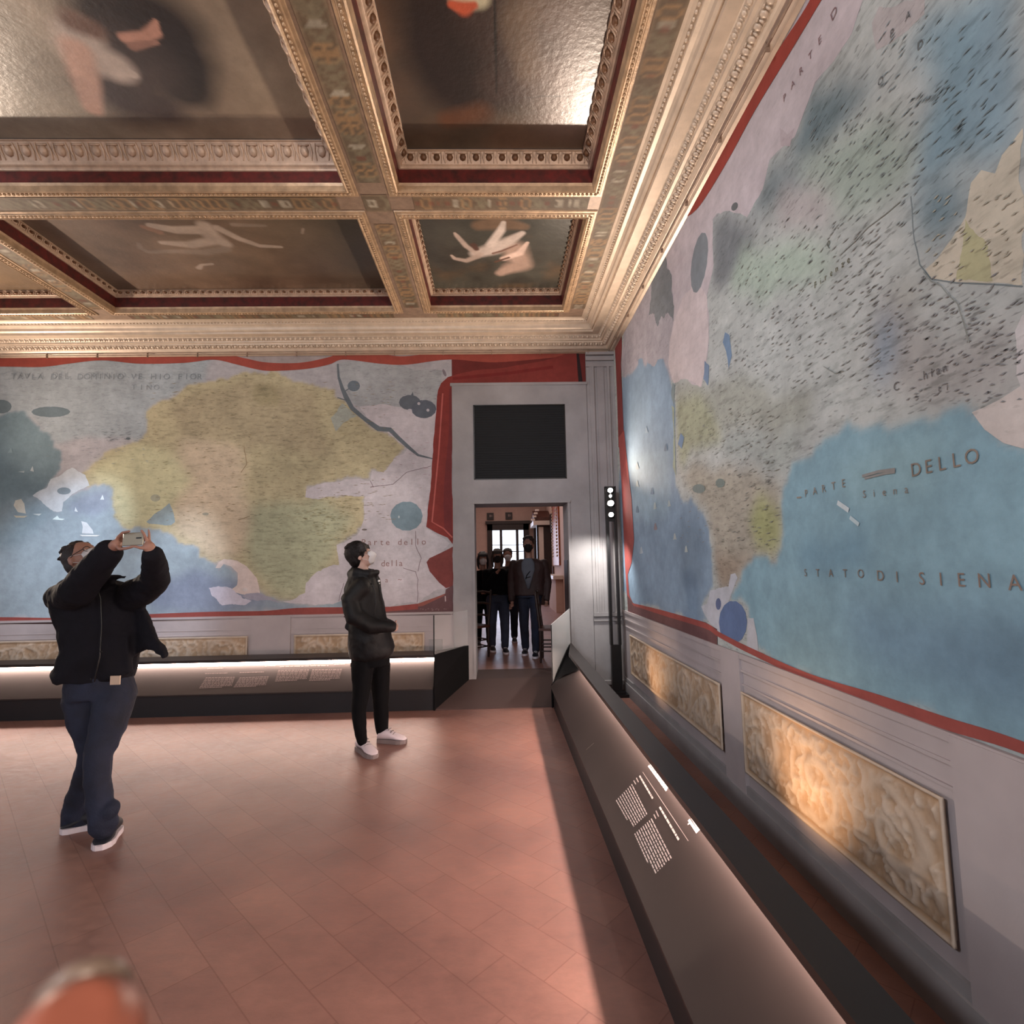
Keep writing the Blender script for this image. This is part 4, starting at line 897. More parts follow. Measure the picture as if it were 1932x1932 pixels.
scroll_panel('relief_panel', 'B', -6.6, -3.06, .33, .77, 'long scroll relief panel low on the back wall behind the man taking a photo', 6)
scroll_panel('relief_panel', 'B', -2.50, -.92, .33, .77, 'short scroll relief panel on the back wall behind the boy in white sneakers', 9)
w = MB()
for x0, x1 in ((-.86, -.70),): w.box((x0, YB-.03, .42), (x1, YB-.006, .68))
w.build('trim_10', M['stone'], kind='structure')

# ================================================================== LIGHT-BENCHES IN FRONT OF THE WALLS
def bench_section(pts): return pts
# right bench, cross-section in (x, z), running along Y
RBx = dict(base=.585, pb=(.555, .235), pt=(.835, .505), lf=(.765, .555), lb=(.885, .592))
BBy = dict(base=6.145, pb=(6.125, .235), pt=(6.44, .475), lf=(6.235, .550), lb=(6.48, .592))
def bench(axis, S, a0, a1, label, end_pts):
    root = thing('display_bench', label, 'display bench', 'sloping lit benches along the walls', loc=((S['base']+.2, (a0+a1)/2, 0) if axis == 'Y' else ((a0+a1)/2, S['base']+.2, 0)))
    def P(h, z, a): return (h, a, z) if axis == 'Y' else (a, h, z)
    def slab(mb, sec):
        n = len(sec); vs = [P(h, z, a0) for h, z in sec]+[P(h, z, a1) for h, z in sec]
        t_ = tessellate_polygon([[Vector((h, z, 0)) for h, z in sec]])
        mb.add(vs, [tuple(x) for x in t_]+[tuple(i+n for i in reversed(x)) for x in t_]+[(i, (i+1) % n, (i+1) % n+n, i+n) for i in range(n)])
    b = S['base']; pb, pt, lf, lb = S['pb'], S['pt'], S['lf'], S['lb']
    m_ = MB(); slab(m_, [(b, 0), (b+.16, 0), (b+.16, .22), (b, .22)]); m_.build('plinth', M['bench_base'], root)
    m_ = MB(); slab(m_, [pb, (pt[0], pt[1]), (pt[0]+.012, pt[1]-.012), (pb[0]+.02, pb[1]-.018), (pb[0], pb[1]-.012)]); panel = m_.build('sloping_panel', M['bench_metal'], root)
    m_ = MB(); slab(m_, [lf, (lf[0], lf[1]+.03), (lb[0], lb[1]), (lb[0]+.004, lb[1]-.02), (pt[0]+.03, lf[1]+.012), (pt[0]+.03, .1), (pt[0]+.01, .1), (pt[0]+.01, lf[1]-.002)]); m_.build('lip', M['bench_lip'], root)
    m_ = MB(); keep = a1; a1 = end_pts or a1
    slab(m_, [(pt[0]-.006, lf[1]-.004), (pt[0]+.008, lf[1]-.004), (pt[0]+.008, pt[1]+.004), (pt[0]-.002, pt[1]+.004)]); m_.build('light_strip', M['led'] if axis == 'Y' else M['led_back'], root)
    return root, panel
rb, rpanel = bench('Y', RBx, YF+.6, 6.10, 'sloping lit bench running toward the viewer along the right wall', 5.68)
bb, bpanel = bench('X', BBy, -7.4, -.74, 'long low lit bench along the back wall behind the two standing visitors', None)
# slanted ends closing each bench toward the doorway
def bench_end(root, poly, d, mat_=None):
    m_ = MB(); m_.prism(poly, d); return m_.build('end_panel', mat_ or M['bench_end'], root)
bench_end(bb, [(-.735, 6.125, 0), (-.39, 6.755, 0), (-.39, 6.755, .60), (-.735, 6.48, .592), (-.735, 6.235, .59), (-.735, 6.125, .25)], (.012, -.006, 0))
bench_end(bb, [(-.75, 6.40, .02), (-.41, 6.75, .02), (-.41, 6.75, .598), (-.75, 6.40, .59)], (-.01, .006, 0))
bench_end(rb, [(.575, 6.115, 0), (.878, 6.75, 0), (.878, 6.75, .60), (.80, 6.50, .56), (.575, 6.115, .24)], (-.012, .006, 0))
m_ = MB(); m_.add([(.56, 6.10, .235), (.835, 6.10, .505), (.835, 6.10, .56), (.885, 6.10, .592), (.885, 6.75, .60), (.875, 6.74, .60), (.57, 6.11, .235)], [(0, 1, 5, 6), (1, 2, 3, 4, 5)])
m_.add([(.832, 5.62, .506), (.62, 6.105, .322), (.84, 6.105, .512)], [(0, 2, 1)])
m_.build('end_cap', M['bench_end'], rb)
m_ = MB(); m_.prism([(.765, 6.10, .585), (.885, 6.10, .592), (.885, 6.755, .60), (.872, 6.755, .60)], (0, 0, -.03)); m_.build('end_lip', M['bench_lip'], rb)
# printed text on the panels
def on_right(x, y): p0 = Vector((RBx['pb'][0], 0, RBx['pb'][1])); n = Vector((-(RBx['pt'][1]-RBx['pb'][1]), 0, RBx['pt'][0]-RBx['pb'][0])).normalized(); return at_plane(x, y, p0, n)+n*.0015, n
def on_back(x, y): p0 = Vector((0, BBy['pb'][0], BBy['pb'][1])); n = Vector((0, -(BBy['pt'][1]-BBy['pb'][1]), BBy['pt'][0]-BBy['pb'][0])).normalized(); return at_plane(x, y, p0, n)+n*.0015, n
def stripe(mb, fn, a, b, wd, broken=0, seed=1):
    A, n = fn(*a); B, _ = fn(*b); d = (B-A).normalized(); s = d.cross(n)*wd/2; L_ = (B-A).length; rng = random.Random(seed)
    if not broken: q = [(0, 1)]
    else:
        q = []; u = 0
        while u < 1: e = min(1, u+rng.uniform(.05, .14)); q.append((u, e)); u = e+.018
    for u, v in q:
        p, r = A.lerp(B, u), A.lerp(B, v); mb.add([p-s, r-s, r+s, p+s], [(0, 1, 2, 3)])
t_ = MB()
def block(fn, c00, c10, c11, c01, n, wd, seed=1, broken=1):   # c00->c10 is a line of text, lines step from c00 to c01
    for i in range(n):
        u = i/(n-1); a = (c00[0]+(c01[0]-c00[0])*u, c00[1]+(c01[1]-c00[1])*u); b = (c10[0]+(c11[0]-c10[0])*u, c10[1]+(c11[1]-c10[1])*u)
        if i == n-1: b = (a[0]+(b[0]-a[0])*.7, a[1]+(b[1]-a[1])*.7)
        stripe(t_, fn, a, b, wd, broken, seed+i)
block(on_right, (1192, 1480), (1221, 1537), (1193, 1563), (1163, 1510), 9, .0055, 1)
block(on_right, (1229, 1545), (1267, 1620), (1234, 1652), (1198, 1573), 9, .0055, 20)
for a, b, w_ in (((1207, 1464), (1232, 1507), .009), ((1245, 1523), (1281, 1585), .009), ((1224, 1445), (1258, 1492), .010), ((1228, 1442), (1260, 1488), .010), ((1233, 1440), (1257, 1474), .009), ((1300, 1547), (1316, 1571), .012), ((1306, 1543), (1320, 1567), .010), ((1298, 1556), (1304, 1552), .008), ((1201, 1468), (1205, 1476), .005), ((1196, 1473), (1200, 1480), .005), ((1238, 1530), (1243, 1541), .005), ((1234, 1537), (1238, 1545), .005)): stripe(t_, on_right, a, b, w_, 1, 5)
stripe(t_, on_right, (1213, 1457), (1299, 1587), .0016); stripe(t_, on_right, (1106, 1415), (1121, 1402), .0018)
t_.build('panel_text', M['print'], rb)
t_ = MB()
for c in (((388, 1279), (443, 1278), (437, 1296), (376, 1298)), ((452, 1279), (507, 1277), (501, 1294), (441, 1296)), ((525, 1265), (583, 1264), (578, 1283), (519, 1285)), ((589, 1264), (645, 1263), (640, 1282), (583, 1284))):
    block(on_back, *c, 8, .0105, 3, 1)
for a, b in (((387, 1271), (429, 1270)), ((452, 1269), (498, 1268)), ((391, 1262), (421, 1261)), ((528, 1258), (620, 1256)), ((630, 1254), (651, 1253)), ((500, 1257), (520, 1256.5))): stripe(t_, on_back, a, b, .010, 1, 9)
t_.build('panel_text', M['print_dim'], bb)

# glass screens at the bench ends
g = MB(); g.prism([(-.728, 6.14, .60), (-.395, 6.745, .61), (-.395, 6.745, 1.03), (-.728, 6.14, 1.03)], (.008, -.004, 0)); o = g.build('glass_screen', M['glass'])
tag(o, 'upright clear glass screen on the black bench end left of the doorway', 'glass screen', 'glass screens at the bench ends')
g = MB(); g.box((-.734, 6.13, .59), (-.722, 6.142, 1.03)); g.build('edge_strip', M['black_metal'], o)
m2, N2, L2, B2 = new_mat('painted_reflection_glass'); M['glass_reflection'] = m2; B2.inputs['Base Color'].default_value = (.8, .8, .79, 1); B2.inputs['Roughness'].default_value = .12; B2.inputs['Alpha'].default_value = .55  # reflection put into the glass as a whitish, half-opaque colour
g = MB(); g.prism([(.585, 6.14, .26), (.872, 6.745, .61), (.872, 6.745, 1.02), (.585, 6.14, .90)], (-.008, .004, 0)); o = g.build('glass_screen', M['glass_reflection'])
tag(o, 'glass screen tinted whitish for its reflection at the end of the right bench, right of the doorway', 'glass screen', 'glass screens at the bench ends')
g = MB(); g.box((.577, 6.128, .24), (.587, 6.14, .90)); g.build('edge_strip', M['black_metal'], o)

# ramp up through the doorway
r_ = MB(); vs = [(-.72, 6.14, 0), (.575, 6.14, 0), (.875, 6.77, .185), (.875, YB+WT, .2), (DX0, YB+WT, .2), (DX0, 6.77, .185), (-.38, 6.75, .18)]
n = len(vs); vs2 = [(x, y, 0.001) for x, y, z in vs]; vs2[0] = (-.72, 6.14, 0.0); vs2[1] = (.575, 6.14, 0.0)
vs = [(x, y, z+.012) for x, y, z in vs]
r_.add(vs+vs2, [(0, 1, 2, 6), (6, 2, 5), (5, 2, 3, 4)]+[(i, i+n, (i+1) % n+n, (i+1) % n) for i in range(n)])
o = r_.build('door_ramp', M['ramp']); tag(o, 'dark ramp rising from the tiled floor into the doorway', 'ramp')

# ================================================================== TALL UPLIGHTER
lx, ly = 1.405, 6.56
root = thing('uplighter', 'tall black floor uplighter with glowing lenses in the room corner', 'floor lamp', loc=(lx, ly, 0))
w = MB(); w.box((lx-.115, ly-.10, .0), (lx+.105, ly+.10, .035)).box((lx-.06, ly-.075, .035), (lx+.07, ly+.06, .06)); w.build('base', M['black_metal'], root)
w = MB(); w.box((lx-.075, ly-.03, .06), (lx+.045, ly+.03, .60)); w.build('driver_box', M['black_metal'], root)
for s in (-1, 1):
    w = MB(); cx = lx-.015+s*.05; w.box((cx-.016, ly-.03, .60), (cx+.016, ly+.03, 2.10)); w.build('rail', M['black_metal'], root)
hd = MB(); hd.box((lx-.082, ly-.022, 2.08), (lx-.060, ly+.03, 2.50)).box((lx+.03, ly-.022, 2.08), (lx+.052, ly+.03, 2.50)).box((lx-.082, ly+.012, 2.08), (lx+.052, ly+.03, 2.50)).box((lx-.082, ly-.022, 2.49), (lx+.052, ly+.03, 2.51))
head = hd.build('lamp_head', M['black_metal'], root)
for z, r in ((2.455, .030), (2.385, .018), (2.295, .038), (2.155, .030)):
    c = Vector((lx-.015, ly-.012, z)); d = Vector((-.25, -.75, .35)).normalized()
    w = MB(); w.cyl(c-d*.03, c+d*.012, r+.006, 18); sp = w.build('spotlight', M['black_metal'], head)
    w = MB(); w.cyl(c+d*.010, c+d*.015, r, 18); w.build('lens', M['lens'], sp)

# ================================================================== ROOM BEYOND THE DOORWAY
FY0, FY1, FXR, FXL, FZ, FH = YB+WT, 20.0, 1.78, -2.6, .2, 4.6
w = MB(); w.box((FXL-.2, FY0, FZ-.15), (FXR+.2, FY1+.2, FZ)); w.build('floor_far_room', M['floor'], kind='structure')
w = MB(); w.box((FXL-.2, FY0, FH), (FXR+.2, FY1+.2, FH+.1)); w.build('ceiling_far_room', M['far_wall'], kind='structure')
w = MB(); w.box((FXR, FY0, FZ), (FXR+.2, FY1, FH)); w.build('wall_far_right', M['far_wall'], kind='structure')
w = MB(); w.box((FXL-.2, FY0, FZ), (FXL, FY1, FH)); w.build('wall_far_left', M['far_wall'], kind='structure')
def fa(x, y): p = at(x, y, FY1); return p
a = fa(929, 1001); b = fa(990, 1062); a2 = fa(919, 987); b2 = fa(1000, 1125)
w = MB(); w.box((FXL, FY1, FZ), (a2.x, FY1+.2, FH)).box((b2.x, FY1, FZ), (FXR, FY1+.2, FH)).box((a2.x, FY1, a2.z), (b2.x, FY1+.2, FH)).box((a2.x, FY1+.15, FZ), (b2.x, FY1+.2, b.z-.5))
w.build('wall_far_end', M['far_wall'], kind='structure')
wn = MB()
z0 = FZ; t0 = a.x-a2.x
wn.box((a2.x, FY1-.12, FZ), (a.x, FY1+.1, a2.z)).box((b2.x-.2, FY1-.12, FZ), (b2.x, FY1+.1, a2.z)).box((a2.x, FY1-.12, a.z), (b2.x, FY1+.1, a2.z)).box((a2.x-.06, FY1-.16, a2.z-.05), (b2.x+.06, FY1+.02, a2.z+.06))
wo = wn.build('window_1', M['wood_dark'], kind='structure')
for px in (945.5, 976.0):
    c = fa(px, 1030).x; q = MB(); q.box((c-.05, FY1-.06, b.z-.6), (c+.05, FY1, a.z)); q.build('mullion', M['wood_dark'], wo)
q = MB(); c = fa(950, 1028.5).z; q.box((a.x, FY1-.05, c-.012), (b2.x-.2, FY1-.01, c+.012)); q.box((a.x, FY1-.05, fa(950, 1040).z-.03), (b2.x-.2, FY1-.01, fa(950, 1040).z)); q.build('glazing_bar', M['wood_dark'], wo)
q = MB(); q.box((a.x, FY1+.02, b.z-.6), (b2.x-.2, FY1+.04, a.z)); q.build('pane', M['window_light'], wo)
for px0, px1, py0, py1, lab in ((918.5, 931.5, 968, 981, 'small dark square picture above the far window, the left one'), (953.5, 966.5, 967, 980, 'small dark square picture above the far window, the right one')):
    p, q_ = fa(px0, py0), fa(px1, py1); r0 = MB(); r0.box((p.x, FY1-.05, q_.z), (q_.x, FY1, p.z)); o = r0.build('framed_picture', M['wood_dark']); tag(o, lab, 'picture', 'small pictures above the far window')
    r0 = MB(); cx, cz = (p.x+q_.x)/2, (p.z+q_.z)/2; r0.box((cx-.03, FY1-.056, cz-.03), (cx+.03, FY1-.049, cz+.06)).box((cx+.05, FY1-.056, cz-.02), (cx+.075, FY1-.049, cz+.05)); r0.build('image', M['print_dim'], o)
# marble door surround with pediment standing out from the far right wall
yp0, yp1 = 18.1, 19.5; root = thing('pedimented_doorway', 'marble and dark wood pedimented side door glimpsed at the far right', 'side door', loc=(FXR, (yp0+yp1)/2, FZ))
XF = FXR-.56; XE = FXR-.004
w = MB(); zt = at(1010, 985, 18.4).z; zp = at(1010, 962, 18.4).z
w.prism([(XF, yp0-.2, zt), (XF, yp1+.2, zt), (XF, yp1+.2, zt+.12), (XF, (yp0+yp1)/2, zp), (XF, yp0-.2, zt+.12)], (XE-XF, 0, 0)); w.build('pediment', M['wood_brown'], root)
w = MB(); w.box((XF-.04, yp0-.3, zt-.14), (XE, yp1+.3, zt))
for k in range(4): w.box((XF-.10+.05*k, yp0-.29+.05*k, zt+.01+.11*k), (XF+.02+.05*k, yp0-.2+.05*k, zt+.07+.11*k))
w.build('cornice', M['marble_white'], root)
for y in (yp0, yp1): w = MB(); w.box((XF+.08, y-.14, FZ), (XE, y+.14, zt-.14)); w.build('jamb', M['wood_dark'], root)
w = MB(); w.box((XF+.14, yp0-.17, FZ+.5), (XF+.30, yp0-.141, zt-.2)); w.build('daylight_slit_strip', M['marble_white'], root)  # plain white strip standing in for a slit of daylight
w = MB(); w.box((FXR-.1, yp0+.14, FZ), (XE, yp1-.14, zt-.14)); w.build('door_leaf', M['wood_dark'], root)
# gilded carved hanging panel, small picture, dark panel and marble ledge on the same wall
def wallrect(x0, x1, z0, z1, d, name, mat_, lab, cat):
    y0 = FXR/(ray(x0, 1062).x/ray(x0, 1062).y); y1 = FXR/(ray(x1, 1062).x/ray(x1, 1062).y)
    q = MB(); q.box((FXR-d, y1, z0), (FXR-.003, y0, z1)); o = q.build(name, mat_); tag(o, lab, cat); return o, y0, y1
o, y0, y1 = wallrect(1046, 1058, 1.5, 3.7, .05, 'gilded_hanging', M['gold_hanging'], 'tall orange gilded carving on the right wall of the room beyond', 'wall carving')
q = MB()
for k in range(18):
    z = 1.78+k*.098; q.ell((FXR-.06, y0-.15, z), (.02, 0, 0), (0, .12, 0), (0, 0, .035), nu=6, nv=4); q.ell((FXR-.06, y1+.4, z), (.03, 0, 0), (0, .3*.5, 0), (0, 0, .035), nu=6, nv=4)
q.build('carved_edge', M['gilt'], o)
wallrect(1042.2, 1045.5, 2.55, 3.15, .06, 'framed_picture', M['wood_dark'], 'small dark picture high on the pink wall beside the orange carving', 'picture')
wallrect(1042.2, 1045.6, .75, 1.46, .05, 'wall_panel', M['wood_brown'], 'dark brown panel below the orange carving in the room beyond', 'wall panel')
o, y0, y1 = wallrect(1046, 1062, 1.12, 1.22, .28, 'marble_ledge', M['marble_white'], 'pale marble ledge on the right wall of the room beyond', 'ledge')
q = MB(); q.box((FXR-.2, y1+.1, FZ), (FXR-.003, y0-.1, 1.12)); q.build('bracket', M['far_wall'], o)
# chairs beyond the doorway
def far_chair(x, y, rot, lab, mirror=1):
    root = thing('wooden_chair', lab, 'chair', 'wooden chairs in the room beyond', loc=(x, y, FZ)); c, s = math.cos(rot), math.sin(rot)
    def L(a, b, z): return (x+a*c-b*s, y+a*s+b*c, FZ+z)
    for a, b in ((-.2, -.2), (.2, -.2)): q = MB(); q.tube([L(a, b, .015), L(a, b, .45)], [.016, .019], 8); q.build('leg', M['wood_dark'], root)
    for a, b in ((-.19, .2), (.19, .2)): q = MB(); q.tube([L(a, b, .015), L(a, b, .45), L(a, b+.06, .98)], [.017, .019, .016], 8); q.build('leg', M['wood_dark'], root)
    q = MB(); q.prism([L(-.22, -.22, .44), L(.22, -.22, .44), L(.21, .22, .44), L(-.21, .22, .44)], (0, 0, .035)); q.build('seat', M['wood_brown'], root)
    q = MB()
    for z in (.60, .78, .95): q.tube([L(-.19, .21+(z-.45)*.11, z), L(0, .23+(z-.45)*.11, z+.01), L(.19, .21+(z-.45)*.11, z)], .016, 8)
    q.build('back_rail', M['wood_dark'], root)
    q = MB()
    for z in (.16, .26):
        for A_, B_ in (((-.2, -.2), (.2, -.2)), ((-.19, .2), (.19, .2)), ((-.2, -.2), (-.19, .2)), ((.2, -.2), (.19, .2))): q.tube([L(*A_, z), L(*B_, z)], .010, 6)
    q.build('stretcher', M['wood_dark'], root)
far_chair(.80, 7.85, 1.42, 'slim dark wooden chair with rails beside the right door jamb')
far_chair(-.44, 8.3, -.9, 'dark wooden chair half hidden at the left door jamb')

# ================================================================== PEOPLE
def oring(c, hw, hd, yaw=0., n=20, p=2.3, tilt=0.):
    """superelliptic cross-section: half width hw, half depth hd, turned by yaw"""
    c = Vector(c); out = []
    for j in range(n):
        a = 2*PI*j/n; ca, sa = math.cos(a), math.sin(a)
        x = hw*math.copysign(abs(ca)**(2/p), ca); y = hd*math.copysign(abs(sa)**(2/p), sa)
        out.append(c+Vector((x*math.cos(yaw)-y*math.sin(yaw), x*math.sin(yaw)+y*math.cos(yaw), tilt*x)))
    return out
def loft_px(mb, rows, Y, hd, yaw=0., p=2.3):
    """rows of (y, left x, right x[, depth shift]) read across the figure at depth Y"""
    R = []
    for r in rows:
        y, xl, xr = r[:3]; dy = r[3] if len(r) > 3 else 0; dd = r[4] if len(r) > 4 else hd
        a, b = at(xl, y, Y), at(xr, y, Y); c = (a+b)/2; c.y += dy; R.append(oring(c, (b.x-a.x)/2, dd, yaw, p=p))
    mb.rings(R)
def make_head(mb, Cn, f, u, k=1., ears=True):
    f = f.normalized(); u = (u-f*u.dot(f)).normalized(); r = f.cross(u)
    P = lambda a, b, c: Cn+r*(a*k)+f*(b*k)+u*(c*k)
    mb.ell(P(0, -.008, .018), r*.074*k, f*.094*k, u*.102*k, nu=18, nv=12)
    mb.ell(P(0, .028, -.045), r*.056*k, f*.062*k, u*.068*k, nu=16, nv=10)
    mb.ell(P(0, .052, -.088), r*.026*k, f*.026*k, u*.020*k)                      # chin
    mb.ell(P(0, .078, .028), r*.045*k, f*.014*k, u*.012*k)                        # brow
    for s in (-1, 1):
        mb.ell(P(s*.038, .062, -.018), r*.020*k, f*.018*k, u*.018*k)              # cheek
        if ears: mb.ell(P(s*.076, -.008, -.012), r*.010*k, f*.020*k, u*.032*k)
    mb.tube([P(0, .082, .012), P(0, .100, -.012), P(0, .106, -.026)], [.009*k, .011*k, .014*k], 8)
    mb.ell(P(0, .080, -.056), r*.024*k, f*.010*k, u*.006*k); mb.ell(P(0, .078, -.064), r*.020*k, f*.010*k, u*.006*k)
    return P, r, f, u
def add_eyes(P, r, f, u, k, parent):
    for s in (-1, 1):
        q = MB(); c = P(s*.031, .076, .004); q.ell(c, r*.014*k, f*.010*k, u*.008*k); e = q.build('eye', M['mask_white'], parent)
        q = MB(); q.ell(c+f*.007*k, r*.006*k, f*.005*k, u*.006*k); q.build('iris', M['hair'], e)
def hair_cap(mb, P, r, f, u, k, fringe=False, long=False, seed=1):
    rng = random.Random(seed)
    mb.ell(P(0, -.030, .040), r*.086*k, f*.092*k, u*.094*k, nu=18, nv=12); mb.ell(P(0, -.058, -.005), r*.078*k, f*.056*k, u*.080*k, nu=16, nv=10)
    for i in range(46):
        a = rng.uniform(0, 2*PI); t_ = rng.uniform(.15, 1.25)
        d = r*math.sin(t_)*math.cos(a)+f*math.sin(t_)*math.sin(a)+u*math.cos(t_)
        base = P(0, -.030, .042)+Vector(d)*.084*k
        if (base-P(0, 0, 0)).dot(f) > .058*k and not fringe: continue
        mb.ell(base, Vector(d)*.016*k, r*.020*k+f*.006*k, f*.022*k-r*.006*k, nu=6, nv=5)
    if fringe:
        for i in range(9):
            x = -.062+i*.0155; mb.tube([P(x*.8, .045, .098), P(x, .082, .068), P(x*1.05, .088, .038+.008*rng.random())], [.016*k, .013*k, .006*k], 7)
        for s in (-1, 1): mb.tube([P(s*.072, .02, .08), P(s*.080, .035, .03), P(s*.078, .035, .0)], [.016*k, .012*k, .006*k], 7)
    if long:
        for s in (-1, 1): mb.tube([P(s*.06, -.01, .07), P(s*.086, .0, .0), P(s*.084, .0, -.10), P(s*.07, .01, -.17)], [.03*k, .026*k, .026*k, .014*k], 8)
        mb.tube([P(0, -.07, .04), P(0, -.085, -.06), P(0, -.08, -.16)], [.05*k, .06*k, .035*k], 10)
def make_mask(P, r, f, u, k, mat_, parent, beak=.02):
    mb = MB()
    R = []
    for t_, hw, fd, in ((-.104, .022, .075), (-.088, .042, .092), (-.065, .054, .106), (-.04, .060, .112+beak*.6), (-.018, .060, .110+beak*.4), (.0, .046, .106), (.012, .020, .100)):
        row = []
        for j in range(13):
            a = -1+2*j/12; row.append(P(a*hw, (fd)-(a*a)*(.052+.01*abs(t_)*10)*(hw/.06), t_))
        R.append(row)
    vs = [p for row in R for p in row]; n = 13; fs = [(i*n+j, i*n+j+1, (i+1)*n+j+1, (i+1)*n+j) for i in range(len(R)-1) for j in range(n-1)]
    mb.add(vs, fs, smooth=True); o = mb.build('face_mask', mat_, parent)
    s = o.modifiers.new('thickness', 'SOLIDIFY'); s.thickness = .004
    q = MB()
    for sgn in (-1, 1):
        q.tube([P(sgn*.056, .06, -.01), P(sgn*.076, .01, .012), P(sgn*.082, -.018, .005)], .0016, 5); q.tube([P(sgn*.052, .055, -.07), P(sgn*.074, .008, -.035), P(sgn*.082, -.018, -.02)], .0016, 5)
    q.build('ear_loop', mat_, o); return o
def shoe(heel, toe, upper, sole_m, parent, k=1.):
    heel, toe = Vector(heel), Vector(toe); d = toe-heel; L_ = d.length; d = d.normalized(); s = Vector((-d.y, d.x, 0)).normalized(); z = Vector((0, 0, 1))
    prof_ = [(.0, .022, .060), (.06, .034, .082), (.22, .037, .095), (.38, .036, .100), (.52, .040, .078), (.70, .047, .060), (.86, .042, .048), (.96, .026, .036), (1.0, .012, .026)]
    R = []
    for t_, hw, top in prof_:
        c = heel+d*(L_*t_); R.append([c+s*(hw*k*math.cos(2*PI*j/16))+z*((.024+(top-.024)/2+(top-.024)/2*math.sin(2*PI*j/16))*k) for j in range(16)])
    q = MB(); q.rings(R); up = q.build('shoe', upper, parent)
    out = []
    for t_, hw, top in prof_: out.append(heel+d*(L_*t_)+s*(hw+.004)*k)
    out += [heel+d*(L_*t_)-s*(hw+.004)*k for t_, hw, top in reversed(prof_)]
    q = MB(); q.prism([(p.x, p.y, heel.z+.001) for p in out], (0, 0, .028*k)); q.build('sole', sole_m, up)
    q = MB()
    for i in range(4):
        c = heel+d*(L_*(.42+.075*i))+z*((.098-.016*i)*k); q.tube([c-s*.024*k, c+z*.006*k, c+s*.024*k], .004*k, 5)
    q.build('laces', sole_m, up)
    return up

